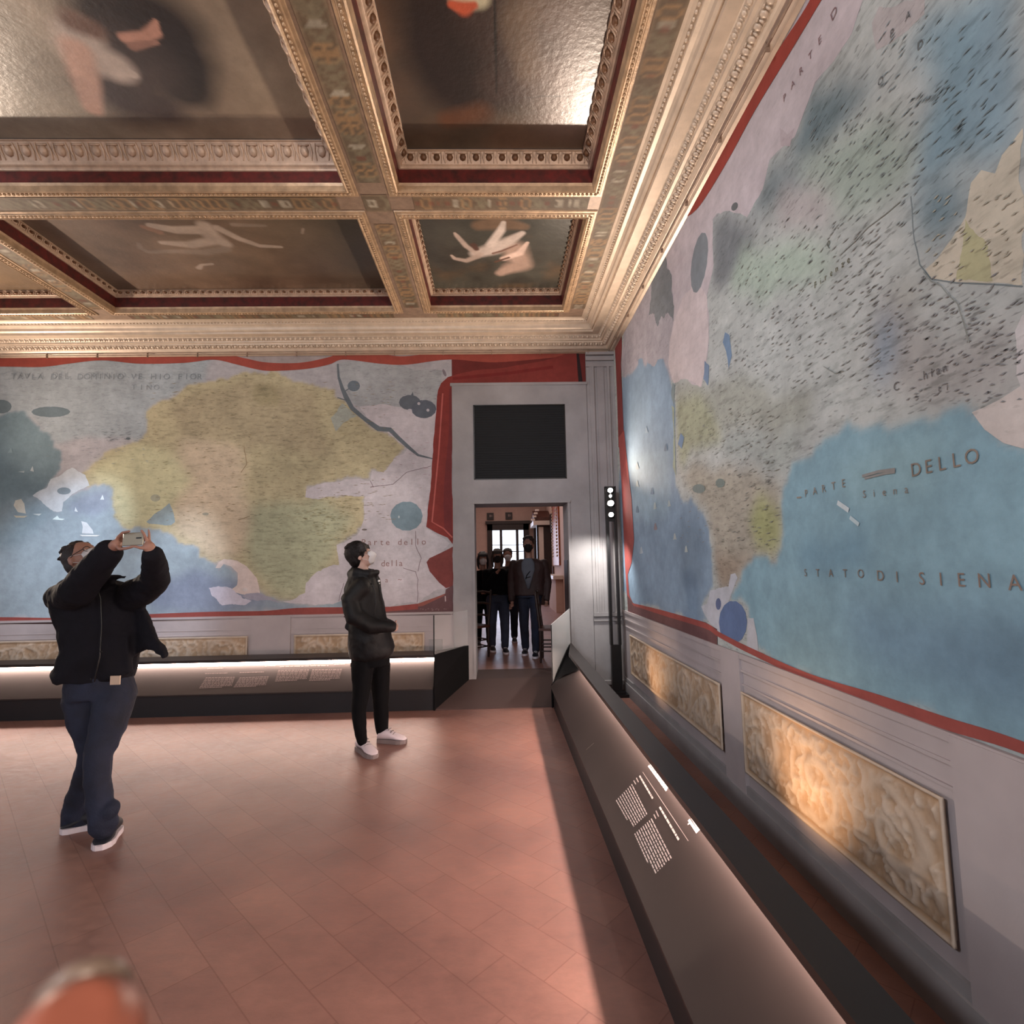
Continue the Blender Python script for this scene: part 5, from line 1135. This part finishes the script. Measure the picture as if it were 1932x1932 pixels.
# ---------------- photographer, facing us and leaning back, phone raised in both hands
def hand_fingers(mb, wrist, palm, fingers, rp=.030):
    mb.tube([wrist, wrist.lerp(palm, .6), palm], [.027, .030, rp], 12)
    for pts, r in fingers: mb.tube([palm.lerp(pts[0], .35)]+pts, [r*1.15]+[r*(1-.10*i) for i in range(len(pts))], 9)
def photographer():
    Y = 3.47; name = 'person'; H_ = at(158, 1055, 3.42)
    f = Vector((.76, -.22, .58)).normalized(); u = Vector((-.55, .20, .78))
    b = MB(); P, r, f, u = make_head(b, H_, f, u, 1.0)
    neck = at(180, 1092, 3.46)
    b.tube([H_-u*.05-f*.02, neck, at(183, 1112, 3.48)], [.056, .056, .070], 14)
    # trunk, hips and legs under the clothes
    loft_px(b, [(1108, 130, 238), (1140, 124, 250), (1200, 135, 245), (1260, 138, 240), (1300, 142, 240)], 3.50, .10)
    hipL, kneeL, ankL = at(160, 1305, 3.50), at(176, 1420, 3.50), at(146, 1545, 3.62)
    hipR, kneeR, ankR = at(218, 1305, 3.46), at(184, 1428, 3.36), at(198, 1572, 3.38)
    LP = ([at(160, 1315, 3.50), at(168, 1370, 3.51), kneeL, at(158, 1480, 3.56), at(144, 1528, 3.61), at(146, 1550, 3.62)], [at(216, 1318, 3.46), at(204, 1370, 3.42), kneeR, at(184, 1480, 3.36), at(192, 1535, 3.37), at(196, 1560, 3.38)])
    for a in LP: b.tube(a, [.085, .075, .045, .042, .036, .034], 12)
    s1, e1, w1 = at(124, 1122, 3.52), at(146, 1114, 3.20), at(210, 1036, 3.06)
    s2, e2, w2 = at(246, 1120, 3.44), at(296, 1092, 3.24), at(288, 1047, 3.03)
    b.tube([s1, e1, w1], [.05, .042, .026], 12); b.tube([s2, e2, w2], [.05, .042, .026], 12)
    p1, p2 = at(219, 1027, 3.03), at(281, 1031, 3.01)
    A = lambda x, y, Y_: at(x, y, Y_)
    hand_fingers(b, w1, p1, [([A(222, 1014, 3.01), A(231, 1005, 2.99), A(244, 1002.5, 2.975)], .0095), ([A(223, 1017, 3.035), A(232, 1010, 3.035), A(243, 1008, 3.03)], .0095), ([A(224, 1021, 3.045), A(233, 1016, 3.05), A(243, 1015, 3.045)], .009), ([A(223, 1026, 3.05), A(231, 1022, 3.055), A(240, 1022, 3.05)], .008), ([A(226, 1036, 3.0), A(236, 1035, 2.985), A(250, 1031.5, 2.975)], .0105)])
    hand_fingers(b, w2, p2, [([A(276, 1018, 3.0), A(272, 1008, 2.985), A(267, 1001, 2.975)], .0095), ([A(277, 1018, 3.02), A(268, 1011, 3.025), A(257, 1006, 3.02)], .0095), ([A(278, 1022, 3.035), A(268, 1016, 3.045), A(258, 1014, 3.04)], .009), ([A(282, 1020, 3.02), A(281.5, 1010, 3.02), A(280, 1000, 3.015)], .0085), ([A(276, 1035, 2.99), A(266, 1034, 2.98), A(255, 1031, 2.975)], .0105)])
    body = fuse(b, name, M['skin'], None, .0065, 2)
    tag(body, 'standing man in dark open jacket and jeans raising a phone with both hands', 'person')
    add_eyes(P, r, f, u, 1.0, body)
    h = MB(); hair_cap(h, P, r, f, u, 1.0, seed=3); fuse(h, 'hair', M['hair'], body, .007, 2)
    make_mask(P, r, f, u, 1.0, M['mask_white'], body)
    g_ = MB()
    for s in (-1, 1):
        pts = [P(s*.032+.026*math.cos(t_), .098-.010*abs(math.cos(t_)), .004+.019*math.sin(t_)) for t_ in [2*PI*i/16 for i in range(17)]]; g_.tube(pts, .0022, 5)
        g_.tube([P(s*.058, .088, .008), P(s*.078, .03, .008), P(s*.080, -.012, .0)], .002, 5)
    g_.tube([P(-.006, .100, .008), P(.006, .100, .008)], .002, 5); g_.build('glasses', M['black_metal'], body)
    # jacket
    j = MB()
    loft_px(j, [(1096, 150, 212, 0, .09), (1104, 120, 240, 0, .12), (1116, 103, 258, 0, .14), (1135, 99, 264), (1160, 106, 266), (1185, 116, 266), (1205, 121, 262), (1225, 122, 258), (1250, 115, 254), (1270, 106, 250), (1282, 112, 246)], 3.49, .155, .06, 2.2)
    j.tube([at(118, 1128, 3.52), at(138, 1120, 3.30), e1, e1.lerp(w1, .5), w1.lerp(e1, .06)], [.092, .094, .092, .086, .068], 16)
    j.tube([at(246, 1126, 3.46), at(274, 1112, 3.34), e2, e2.lerp(w2, .5), w2.lerp(e2, .02)], [.094, .088, .076, .066, .055], 16)
    j.tube([at(160, 1092, 3.43), at(182, 1100, 3.36), at(205, 1096, 3.40)], [.045, .035, .04], 12)       # stand collar
    j.tube([at(203, 1094, 3.44), at(222, 1088, 3.42), at(236, 1089, 3.42)], [.024, .018, .008], 8)
    fl = [at(255, 1120, 3.42), at(270, 1152, 3.40), at(290, 1200, 3.36), at(312, 1238, 3.33), at(306, 1244, 3.33), at(288, 1228, 3.37), at(270, 1226, 3.42), at(252, 1240, 3.46), at(245, 1180, 3.46)]
    j.prism(fl, (0, .05, .0)); j.prism([at(104, 1250, 3.50), at(99, 1271, 3.48), at(120, 1284, 3.45), at(140, 1285, 3.45), at(140, 1240, 3.48)], (0, .09, 0))
    j.prism([at(176, 1288, 3.36), at(215, 1284, 3.36), at(244, 1270, 3.40), at(240, 1200, 3.40), at(176, 1200, 3.34)], (0, .05, 0))
    jk = fuse(j, 'jacket', M['jacket'], body, .010, 4, .022, .10)
    z = MB(); pts = [at(178, 1094, 3.31), at(190, 1130, 3.325), at(192, 1180, 3.325), at(188, 1240, 3.325), at(178, 1286, 3.325)]; z.tube(pts, .004, 6)
    for p in ((172, 1281), (180, 1097), (191, 1230)): z.ball(at(p[0], p[1], 3.318), .006, nu=8, nv=6)
    z.build('zip', M['black_metal'], jk)
    b2 = MB(); a_ = at(217, 1273, 3.375); c_ = at(234, 1289, 3.375); b2.box((a_.x, 3.335, c_.z), (c_.x, 3.345, a_.z)); b2.build('label_tag', M['label'], body)
    # jeans
    t_ = MB()
    loft_px(t_, [(1262, 128, 244), (1290, 128, 250), (1315, 130, 252)], 3.49, .135, 0, 2.2)
    t_.tube(LP[0], [.118, .104, .072, .070, .080, .084], 16)
    t_.tube(LP[1], [.112, .098, .072, .068, .074, .070], 16)
    for x, y, Yd, rr in ((140, 1535, 3.58, .06), (205, 1528, 3.36, .058), (188, 1545, 3.37, .062), (152, 1546, 3.60, .06), (206, 1550, 3.37, .05)): t_.ball(at(x, y, Yd), rr)
    fuse(t_, 'jeans', M['jeans'], body, .010, 4, .020, .09)
    shoe(atZ(182, 1560, 0), atZ(109, 1574, 0)+Vector((0, .02, 0)), M['shoe_dark'], M['sole'], body, 1.15)
    shoe(atZ(220, 1568, 0), atZ(186, 1606, 0), M['shoe_dark'], M['sole'], body, 1.12)
    # phone
    c = (at(232, 1017, 3.0)+at(272, 1017, 3.0))/2
    ax = (at(272, 1016, 3.0)-at(232, 1018, 3.0))/2; az = Vector((0, .12, .99)).normalized()*.036; ay = ax.cross(az).normalized()*.0045
    q = MB(); q.obox(c, ax, ay, az); ph = q.build('phone', M['phone']); bv = ph.modifiers.new('b', 'BEVEL'); bv.width = .004; bv.segments = 3
    tag(ph, 'pale gold phone held sideways in both hands of the man in jeans', 'phone')
    yh = -ay.normalized() if ay.y > 0 else ay.normalized()
    q = MB(); q.obox(c+ax*.55+yh*.005+az*.1, ax.normalized()*.014, yh*.0015, az.normalized()*.004); q.build('camera_lens', M['black_metal'], ph)
photographer()

# ---------------- boy in a black padded coat, seen from his right side, looking up to the right
def boy():
    H_ = at(681, 1049, 4.98); f = Vector((.88, .10, .36)).normalized(); u = Vector((-.36, 0, .92)); k = 1.0
    b = MB(); P, r, f, u = make_head(b, H_, f, u, k)
    b.tube([H_-u*.05-f*.02, at(686, 1080, 4.98), at(686, 1096, 4.98)], [.052, .050, .064], 14)
    loft_px(b, [(1096, 668, 702), (1150, 666, 706), (1200, 672, 710), (1238, 676, 722)], 4.98, .10)
    legs = ([at(684, 1258, 4.91), at(682, 1300, 4.88), at(677, 1340, 4.85), at(679, 1375, 4.83), at(684, 1398, 4.82)], [at(716, 1256, 5.05), at(718, 1300, 5.08), at(719, 1340, 5.11), at(720, 1370, 5.13), at(722, 1380, 5.13)])
    arms = ([at(682, 1106, 4.80), at(660, 1132, 4.76), at(668, 1164, 4.74), at(700, 1180, 4.77), at(738, 1182, 4.82)], [at(690, 1106, 5.14), at(690, 1140, 5.20), at(700, 1168, 5.18), at(736, 1180, 5.06)])
    for a in legs: b.tube(a, [.06, .05, .036, .034, .03], 12)
    b.tube(arms[0], [.03, .03, .03, .026, .024], 12); b.tube(arms[1], [.03, .03, .028, .024], 12)
    p1 = at(742, 1182, 4.85)
    hand_fingers(b, at(732, 1181, 4.82), p1, [([at(747, 1180, 4.86), at(750, 1184, 4.87), at(748, 1188, 4.875)], .0095), ([at(747, 1183, 4.85), at(750, 1187, 4.85), at(746, 1190, 4.85)], .0095), ([at(746, 1186, 4.84), at(748, 1190, 4.84), at(744, 1191, 4.84)], .009), ([at(744, 1188, 4.83), at(745, 1191, 4.83)], .008), ([at(742, 1175, 4.86), at(747, 1174, 4.88)], .0105)])
    hand_fingers(b, at(738, 1180, 5.05), at(744, 1180, 4.98), [([at(749, 1178, 4.94), at(751, 1182, 4.91)], .0095), ([at(748, 1181, 4.93), at(750, 1186, 4.90)], .0095), ([at(747, 1184, 4.93), at(747, 1188, 4.91)], .009), ([at(745, 1186, 4.94), at(744, 1189, 4.92)], .008), ([at(745, 1174, 4.95), at(748, 1171, 4.93)], .0105)])
    body = fuse(b, 'person', M['skin_pale'], None, .0075, 2)
    tag(body, 'boy in black padded coat and white sneakers looking up to the right', 'person')
    add_eyes(P, r, f, u, k, body)
    h = MB(); hair_cap(h, P, r, f, u, 1.15, fringe=True, seed=8)
    for s_ in (-1, 1):
        for q_ in range(4): h.tube([P(s_*.078, .0+.018*q_, .085), P(s_*.088, .01+.018*q_, .045), P(s_*.086, .012+.019*q_, .012)], [.018, .016, .007], 7); fuse(h, 'hair', M['hair'], body, .007, 2)
    make_mask(P, r, f, u, 1.1, M['mask_white'], body, beak=.03)
    j = MB()
    loft_px(j, [(1074, 664, 704, 0, .10), (1082, 660, 712, 0, .13), (1096, 655, 716, 0, .17), (1110, 652, 718, 0, .21), (1135, 652, 722, 0, .22), (1160, 658, 728, 0, .21), (1182, 660, 733, 0, .20), (1200, 658, 738, 0, .20), (1222, 658, 745, 0, .19), (1236, 660, 741, 0, .18), (1244, 664, 728, 0, .15)], 4.98, .2, 0, 2.2)
    j.tube(arms[0], [.082, .084, .080, .066, .052], 16)
    j.tube(arms[1], [.082, .082, .072, .052], 16)
    j.tube([at(664, 1084, 4.98), at(668, 1076, 5.05), at(690, 1078, 5.10), at(708, 1082, 5.02)], [.045, .045, .042, .03], 12); j.tube([at(664, 1084, 4.98), at(672, 1080, 4.88), at(696, 1084, 4.86), at(711, 1080, 4.94)], [.045, .045, .035, .028], 12)
    j.prism([at(655, 1165, 4.86), at(649, 1186, 4.86), at(660, 1190, 4.86), at(672, 1180, 4.86)], (0, .2, 0))
    jk = fuse(j, 'padded_coat', M['puffer'], body, .011, 4, .018, .09)
    z = MB(); z.tube([at(712, 1088, 4.93), at(716, 1110, 4.925), at(723, 1140, 4.925), at(730, 1170, 4.925)], .004, 6); z.build('zip', M['black_metal'], jk)
    z = MB(); z.ball(at(715, 1096, 4.88), .011, nu=8, nv=6).ball(at(716, 1101, 4.88), .006, nu=8, nv=6); z.build('zip_pull', M['glint'], jk)
    z = MB(); z.tube([at(704, 1104, 4.76), at(708, 1120, 4.745), at(709, 1140, 4.745), at(706, 1160, 4.755)], .004, 6); z.build('seam', M['black_metal'], jk)
    t_ = MB(); loft_px(t_, [(1225, 664, 736), (1255, 663, 735)], 4.98, .14)
    t_.tube(legs[0], [.098, .080, .064, .054, .046], 14)
    t_.tube(legs[1], [.098, .082, .070, .062, .056], 14)
    fuse(t_, 'trousers', M['black_cloth'], body, .010, 3, .014, .09)
    shoe(atZ(676, 1413, 0), atZ(708, 1432, 0), M['sneaker'], M['sole_dark'], body, 1.15)
    shoe(atZ(713, 1400, 0), atZ(767, 1402, 0), M['sneaker'], M['sole_dark'], body, 1.2)
boy()

# ---------------- four visitors beyond the doorway
def visitor(label, hx, hy, Y, foot_y, k, f, top, bottom, hair_m, mask_m, skin_m, half, long=False, bag=False, stride=.12, arms='down', hoodie=False, hem=.52, hw=.2, zf=FZ):
    H_ = at(hx, hy, Y); x0 = H_.x; f = Vector(f).normalized(); u = Vector((0, 0, 1)); ht = (H_.z-zf)
    b = MB(); P, r, f_, u_ = make_head(b, H_, f, u, k)
    g_ = Vector((f.x, f.y, 0)).normalized(); sd = Vector((-g_.y, g_.x, 0))   # forward, side
    def Q(s, fw, z): return Vector((x0, Y, zf))+sd*s+g_*fw+Vector((0, 0, z))
    S = ht*.865; Hp = ht*.555; Kn = ht*.30
    yaw = math.atan2(sd.y, sd.x)
    b.tube([H_-u*.06*k, Q(0, -.01, S+.06), Q(0, -.01, S)], [.05, .05, .06], 12)
    def tor(m_, e, rows):
        m_.rings([oring(Q(0, 0, z), w_+e, d_+e, yaw) for z, w_, d_ in rows])
    tor(b, -.02, [(Hp-.05, hw*.8, .11), (Hp+.12, hw*.78, .10), (S-.12, hw*.92, .11), (S-.02, hw*.8, .09)])
    ank = []
    for s in (-1, 1):
        fw = stride*s; a = Q(s*.09, fw*.0, Hp); kn = Q(s*.095, fw*.6+.04, Kn); an = Q(s*.09, fw, .09); ank.append(an); b.tube([a, kn, an], [.075, .052, .036], 12)
    arm = []
    for s in (-1, 1):
        sh = Q(s*hw, 0, S-.06)
        if arms == 'down': el = Q(s*(hw+.05), -.03, S-.34*k); wr = Q(s*(hw+.03), .06, S-.58*k)
        elif arms == 'front': el = Q(s*(hw+.05), .02, S-.30*k); wr = Q(s*.06, .20, S-.34*k+.02*s)
        else: el = Q(s*(hw+.04), .05, S-.30*k); wr = Q(s*.05, .17, S-.08) if s == -1 else Q(s*(hw+.02), .08, S-.55*k)
        arm.append((sh, el, wr)); b.tube([sh, el, wr], [.045, .038, .026], 10)
        d = (wr-el).normalized(); pal = wr+d*.05
        hand_fingers(b, wr, pal, [([pal+d*.035+sd*q, pal+d*.065+sd*q+g_*.012] if q < .02 else [pal+d*.03+sd*q, pal+d*.055+sd*q], .008) for q in (-.022, -.008, .007, .021)]+[([pal+g_*.025, pal+g_*.035+d*.03], .0095)], .026)
    body = fuse(b, 'person', skin_m, None, .009, 2); tag(body, label, 'person', None)
    add_eyes(P, r, f_, u_, k, body)
    h = MB(); hair_cap(h, P, r, f_, u_, k*1.04, fringe=long, long=long, seed=int(hx)); fuse(h, 'hair', hair_m, body, .009, 2)
    make_mask(P, r, f_, u_, k*1.05, mask_m, body)
    j = MB(); tor(j, .02, [(ht*hem, hw*.98, .125), (ht*hem+.18, hw*.90, .12), (S-.14, hw*1.02, .125), (S-.05, hw*.95, .11), (S+.01, hw*.5, .08)])
    for sh, el, wr in arm: j.tube([sh, el, wr], [.070, .062, .050], 12)
    if hoodie: j.tube([Q(-.08, 0, S+.02), Q(0, .07, S+.0), Q(.08, 0, S+.02)], [.05, .04, .05], 10)
    jk = fuse(j, 'jacket', top, body, .012, 3, .016, .1)
    t_ = MB(); tor(t_, .0, [(Hp-.06, hw*.86, .125), (Hp+.06, hw*.86, .125)])
    for s, an in zip((-1, 1), ank):
        fw = stride*s; t_.tube([Q(s*.09, 0, Hp-.02), Q(s*.095, fw*.6+.045, Kn), Q(s*.09, fw, .10)], [.102, .075, .060], 12)
    fuse(t_, 'trousers', bottom, body, .012, 3, .012, .1)
    for an in ank: shoe(Vector((an.x, an.y, zf))-g_*.07, Vector((an.x, an.y, zf))+g_*.20, M['shoe_dark'], M['sole'], body, 1.)
    return body, Q, S, k
bd, Q, S, k = visitor('tall man in dark maroon jacket walking through the doorway toward us', 997, 1028, 8.35, 1235, 1.04, (-.15, -1, -.05), M['maroon'], M['jeans'], M['hair'], M['mask_black'], M['skin'], .2, hem=.54, hw=.235)
q = MB(); q.rings([oring(Q(0, .105+.03, z), w_, .035, math.atan2(-.15, 1)) for z, w_ in ((S-.44, .02), (S-.30, .06), (S-.15, .105), (S-.05, .10), (S+.02, .06))]); sh = q.build('sweatshirt', M['greyshirt'], bd)
q = MB(); q.tube([Q(.03, .172, S-.18), Q(-.02, .176, S-.24), Q(-.035, .174, S-.29)], .006, 5); q.tube([Q(.035, .17, S-.26), Q(-.02, .176, S-.275)], .005, 5); q.build('printed_mark', M['black_cloth'], sh)
visitor('woman in black top and light jeans beside the tall man', 938, 1050, 8.75, 1225, .95, (.1, -1, 0), M['black_cloth'], M['jeans_light'], M['hair_brown'], M['mask_black'], M['skin'], .17, arms='chest', hem=.60, hw=.18, long=True)
visitor('small person in pale mask mostly hidden behind the others in the doorway', 958, 1048, 9.9, 1215, 1., (.0, -1, 0), M['maroon'], M['jeans'], M['hair'], M['mask_white'], M['skin'], .18, hw=.19)
visitor('dark haired woman in black with white mask at the left door jamb', 911, 1055, 9.3, 1225, .97, (.1, -1, 0), M['black_cloth'], M['black_cloth'], M['hair'], M['mask_white'], M['skin'], .17, long=True, arms='front', hw=.17)

# ---------------- the photographer's own fingertip at the lower left of the lens
b = MB(); d0 = at(90, 2300, .085); d1 = at(136, 1992, .078)
b.tube([d0, d0.lerp(d1, .5), d1], [.0085, .0088, .0084], 24)
fg = fuse(b, 'fingertip', M['finger'], None, .0008, 3)
tag(fg, 'blurred orange fingertip poking into the lower left corner', 'finger')
b = MB(); dr = (d1-d0).normalized(); nn = Vector((-.45, .85, .25)); nn = (nn-dr*nn.dot(dr)).normalized(); sdv = dr.cross(nn).normalized(); nc = d1+nn*.0068-dr*.0004
b.ell(nc, sdv*.0062, dr*.0075, nn*.0026); b.build('fingernail', M['nail'], fg)

# ================================================================== LIGHT
def area(name, loc, target, size, power, rgb, size_y=None, spread=None):
    l = bpy.data.lights.new(name, 'AREA'); l.energy = power; l.color = lin(rgb); l.size = size
    if size_y: l.shape = 'RECTANGLE'; l.size_y = size_y
    if spread: l.spread = spread
    o = bpy.data.objects.new(name, l); o.location = loc; C.objects.link(o)
    o.rotation_euler = (Vector(target)-Vector(loc)).to_track_quat('-Z', 'Y').to_euler(); return o
def spot(name, loc, target, power, rgb, angle=60, blend=.6, radius=.03):
    l = bpy.data.lights.new(name, 'SPOT'); l.energy = power; l.color = lin(rgb); l.spot_size = math.radians(angle); l.spot_blend = blend; l.shadow_soft_size = radius
    o = bpy.data.objects.new(name, l); o.location = loc; C.objects.link(o)
    o.rotation_euler = (Vector(target)-Vector(loc)).to_track_quat('-Z', 'Y').to_euler(); return o
# daylight through the windows behind and to the left of the camera
for a, b_ in wx: area('window_daylight', ((a+b_)/2, YF-.1, 2.25), ((a+b_)/2+.5, 3, 1.9), 1.5, 26, (244, 242, 246), 2.6)
for a, b_ in ((-2.6, -1.0), (.6, 2.2)): area('window_daylight', (XL-.1, (a+b_)/2, 2.25), (0, (a+b_)/2+.5, 1.9), 1.5, 26, (244, 242, 246), 2.6)
# the uplighter's own lamps, and its twins further along the walls outside the view
WARM = (255, 230, 208)
spot('uplighter_beam', (lx-.05, ly-.06, 2.42), (-1.0, 3.4, 4.6), 420, WARM, 120, .8, .05)
spot('uplighter_wash', (lx-.14, ly-.26, 1.95), (1.05, YB-.03, .75), 64, (255, 250, 244), 135, 1, .03)
spot('uplighter_twin', (-6.9, 6.3, 2.42), (-4.0, 3.6, 4.6), 650, WARM, 130, .8, .05)
spot('uplighter_twin', (1.35, 1.0, 2.3), (-2.2, 2.6, 4.6), 170, WARM, 130, .8, .05)
spot('uplighter_twin', (1.35, -2.4, 2.3), (-2.6, 1.5, 4.6), 260, WARM, 140, .8, .05)
# small warm spots behind the benches grazing the dado reliefs
DW = (255, 206, 160)
spot('dado_spot', (1.02, 5.45, .30), (XR, 5.3, .55), 13, DW, 85, 1, .03)
spot('dado_spot', (1.02, 2.75, .30), (XR, 2.75, .58), 22, DW, 90, 1, .03)
spot('dado_spot', (-2.0, 6.45, .40), (-1.95, YB, .60), 4.5, DW, 90, 1, .03)
spot('dado_spot', (-5.9, 6.45, .30), (-5.7, YB, .55), 3, DW, 90, 1, .03)
# unseen map spots: narrow for glowing patches, wide ones added to brighten the walls
spot('unseen_map_spot', (-3.4, 4.6, 4.45), (-5.35, YB, 1.8), 900, (222, 236, 255), 26, 1, .05)
spot('unseen_map_spot', (-3.0, 4.6, 4.45), (-4.0, YB, 1.35), 650, (222, 236, 255), 24, 1, .05)
spot('unseen_map_spot', (-1.5, 4.6, 4.45), (-1.6, YB, 1.7), 150, (255, 244, 235), 40, 1, .05)
spot('unseen_map_spot', (-3.6, -1.6, 4.2), (XR, 2.6, 2.4), 620, (244, 246, 255), 78, 1, .25)
spot('unseen_map_spot', (-2.6, 1.2, 4.35), (XR, 4.9, 2.3), 320, (240, 244, 255), 62, 1, .2)
spot('unseen_map_spot', (-4.6, 1.6, 4.35), (-4.6, YB, 2.5), 230, (246, 246, 250), 84, 1, .25)
spot('unseen_map_spot', (-1.4, 1.6, 4.35), (-1.6, YB, 2.5), 170, (250, 246, 246), 80, 1, .25)
# room beyond
area('far_room_daylight', (0, 14, 4.3), (0, 14, 0), 2.5, 120, (255, 236, 226), 9)
area('far_window_daylight', (.2, 19.6, 2.0), (.1, 10, .4), 1.4, 60, (214, 226, 255), 2.2)
W_ = bpy.data.worlds.new('sky'); bpy.context.scene.world = W_; W_.use_nodes = True
W_.node_tree.nodes['Background'].inputs[0].default_value = (.62, .72, .9, 1); W_.node_tree.nodes['Background'].inputs[1].default_value = 1.2

# ================================================================== CAMERA
cam = bpy.data.cameras.new('camera'); cam.sensor_width = 36; cam.lens = F_PX/1932*36; cam.clip_start = .01; cam.clip_end = 60
co = bpy.data.objects.new('camera', cam); C.objects.link(co)
cr = Vector((Xc.x, F.x, Zc.x)); cu = Vector((Xc.y, F.y, Zc.y)); cf = Vector((Xc.z, F.z, Zc.z))
co.matrix_world = Matrix(((cr.x, cu.x, -cf.x, 0), (cr.y, cu.y, -cf.y, 0), (cr.z, cu.z, -cf.z, EYE), (0, 0, 0, 1)))
cam.dof.use_dof = True; cam.dof.focus_distance = 5.0; cam.dof.aperture_fstop = 10
sc = bpy.context.scene; sc.camera = co
sc.view_settings.view_transform = 'Standard'; sc.view_settings.look = 'None'; sc.view_settings.gamma = 1; sc.view_settings.exposure = 0.0; sc.view_settings.use_curve_mapping = False
try:
    sc.cycles.use_denoising = True; sc.cycles.max_bounces = 7; sc.cycles.diffuse_bounces = 3; sc.cycles.use_adaptive_sampling = True; sc.cycles.adaptive_threshold = .02; sc.cycles.sample_clamp_indirect = 6
except Exception: pass
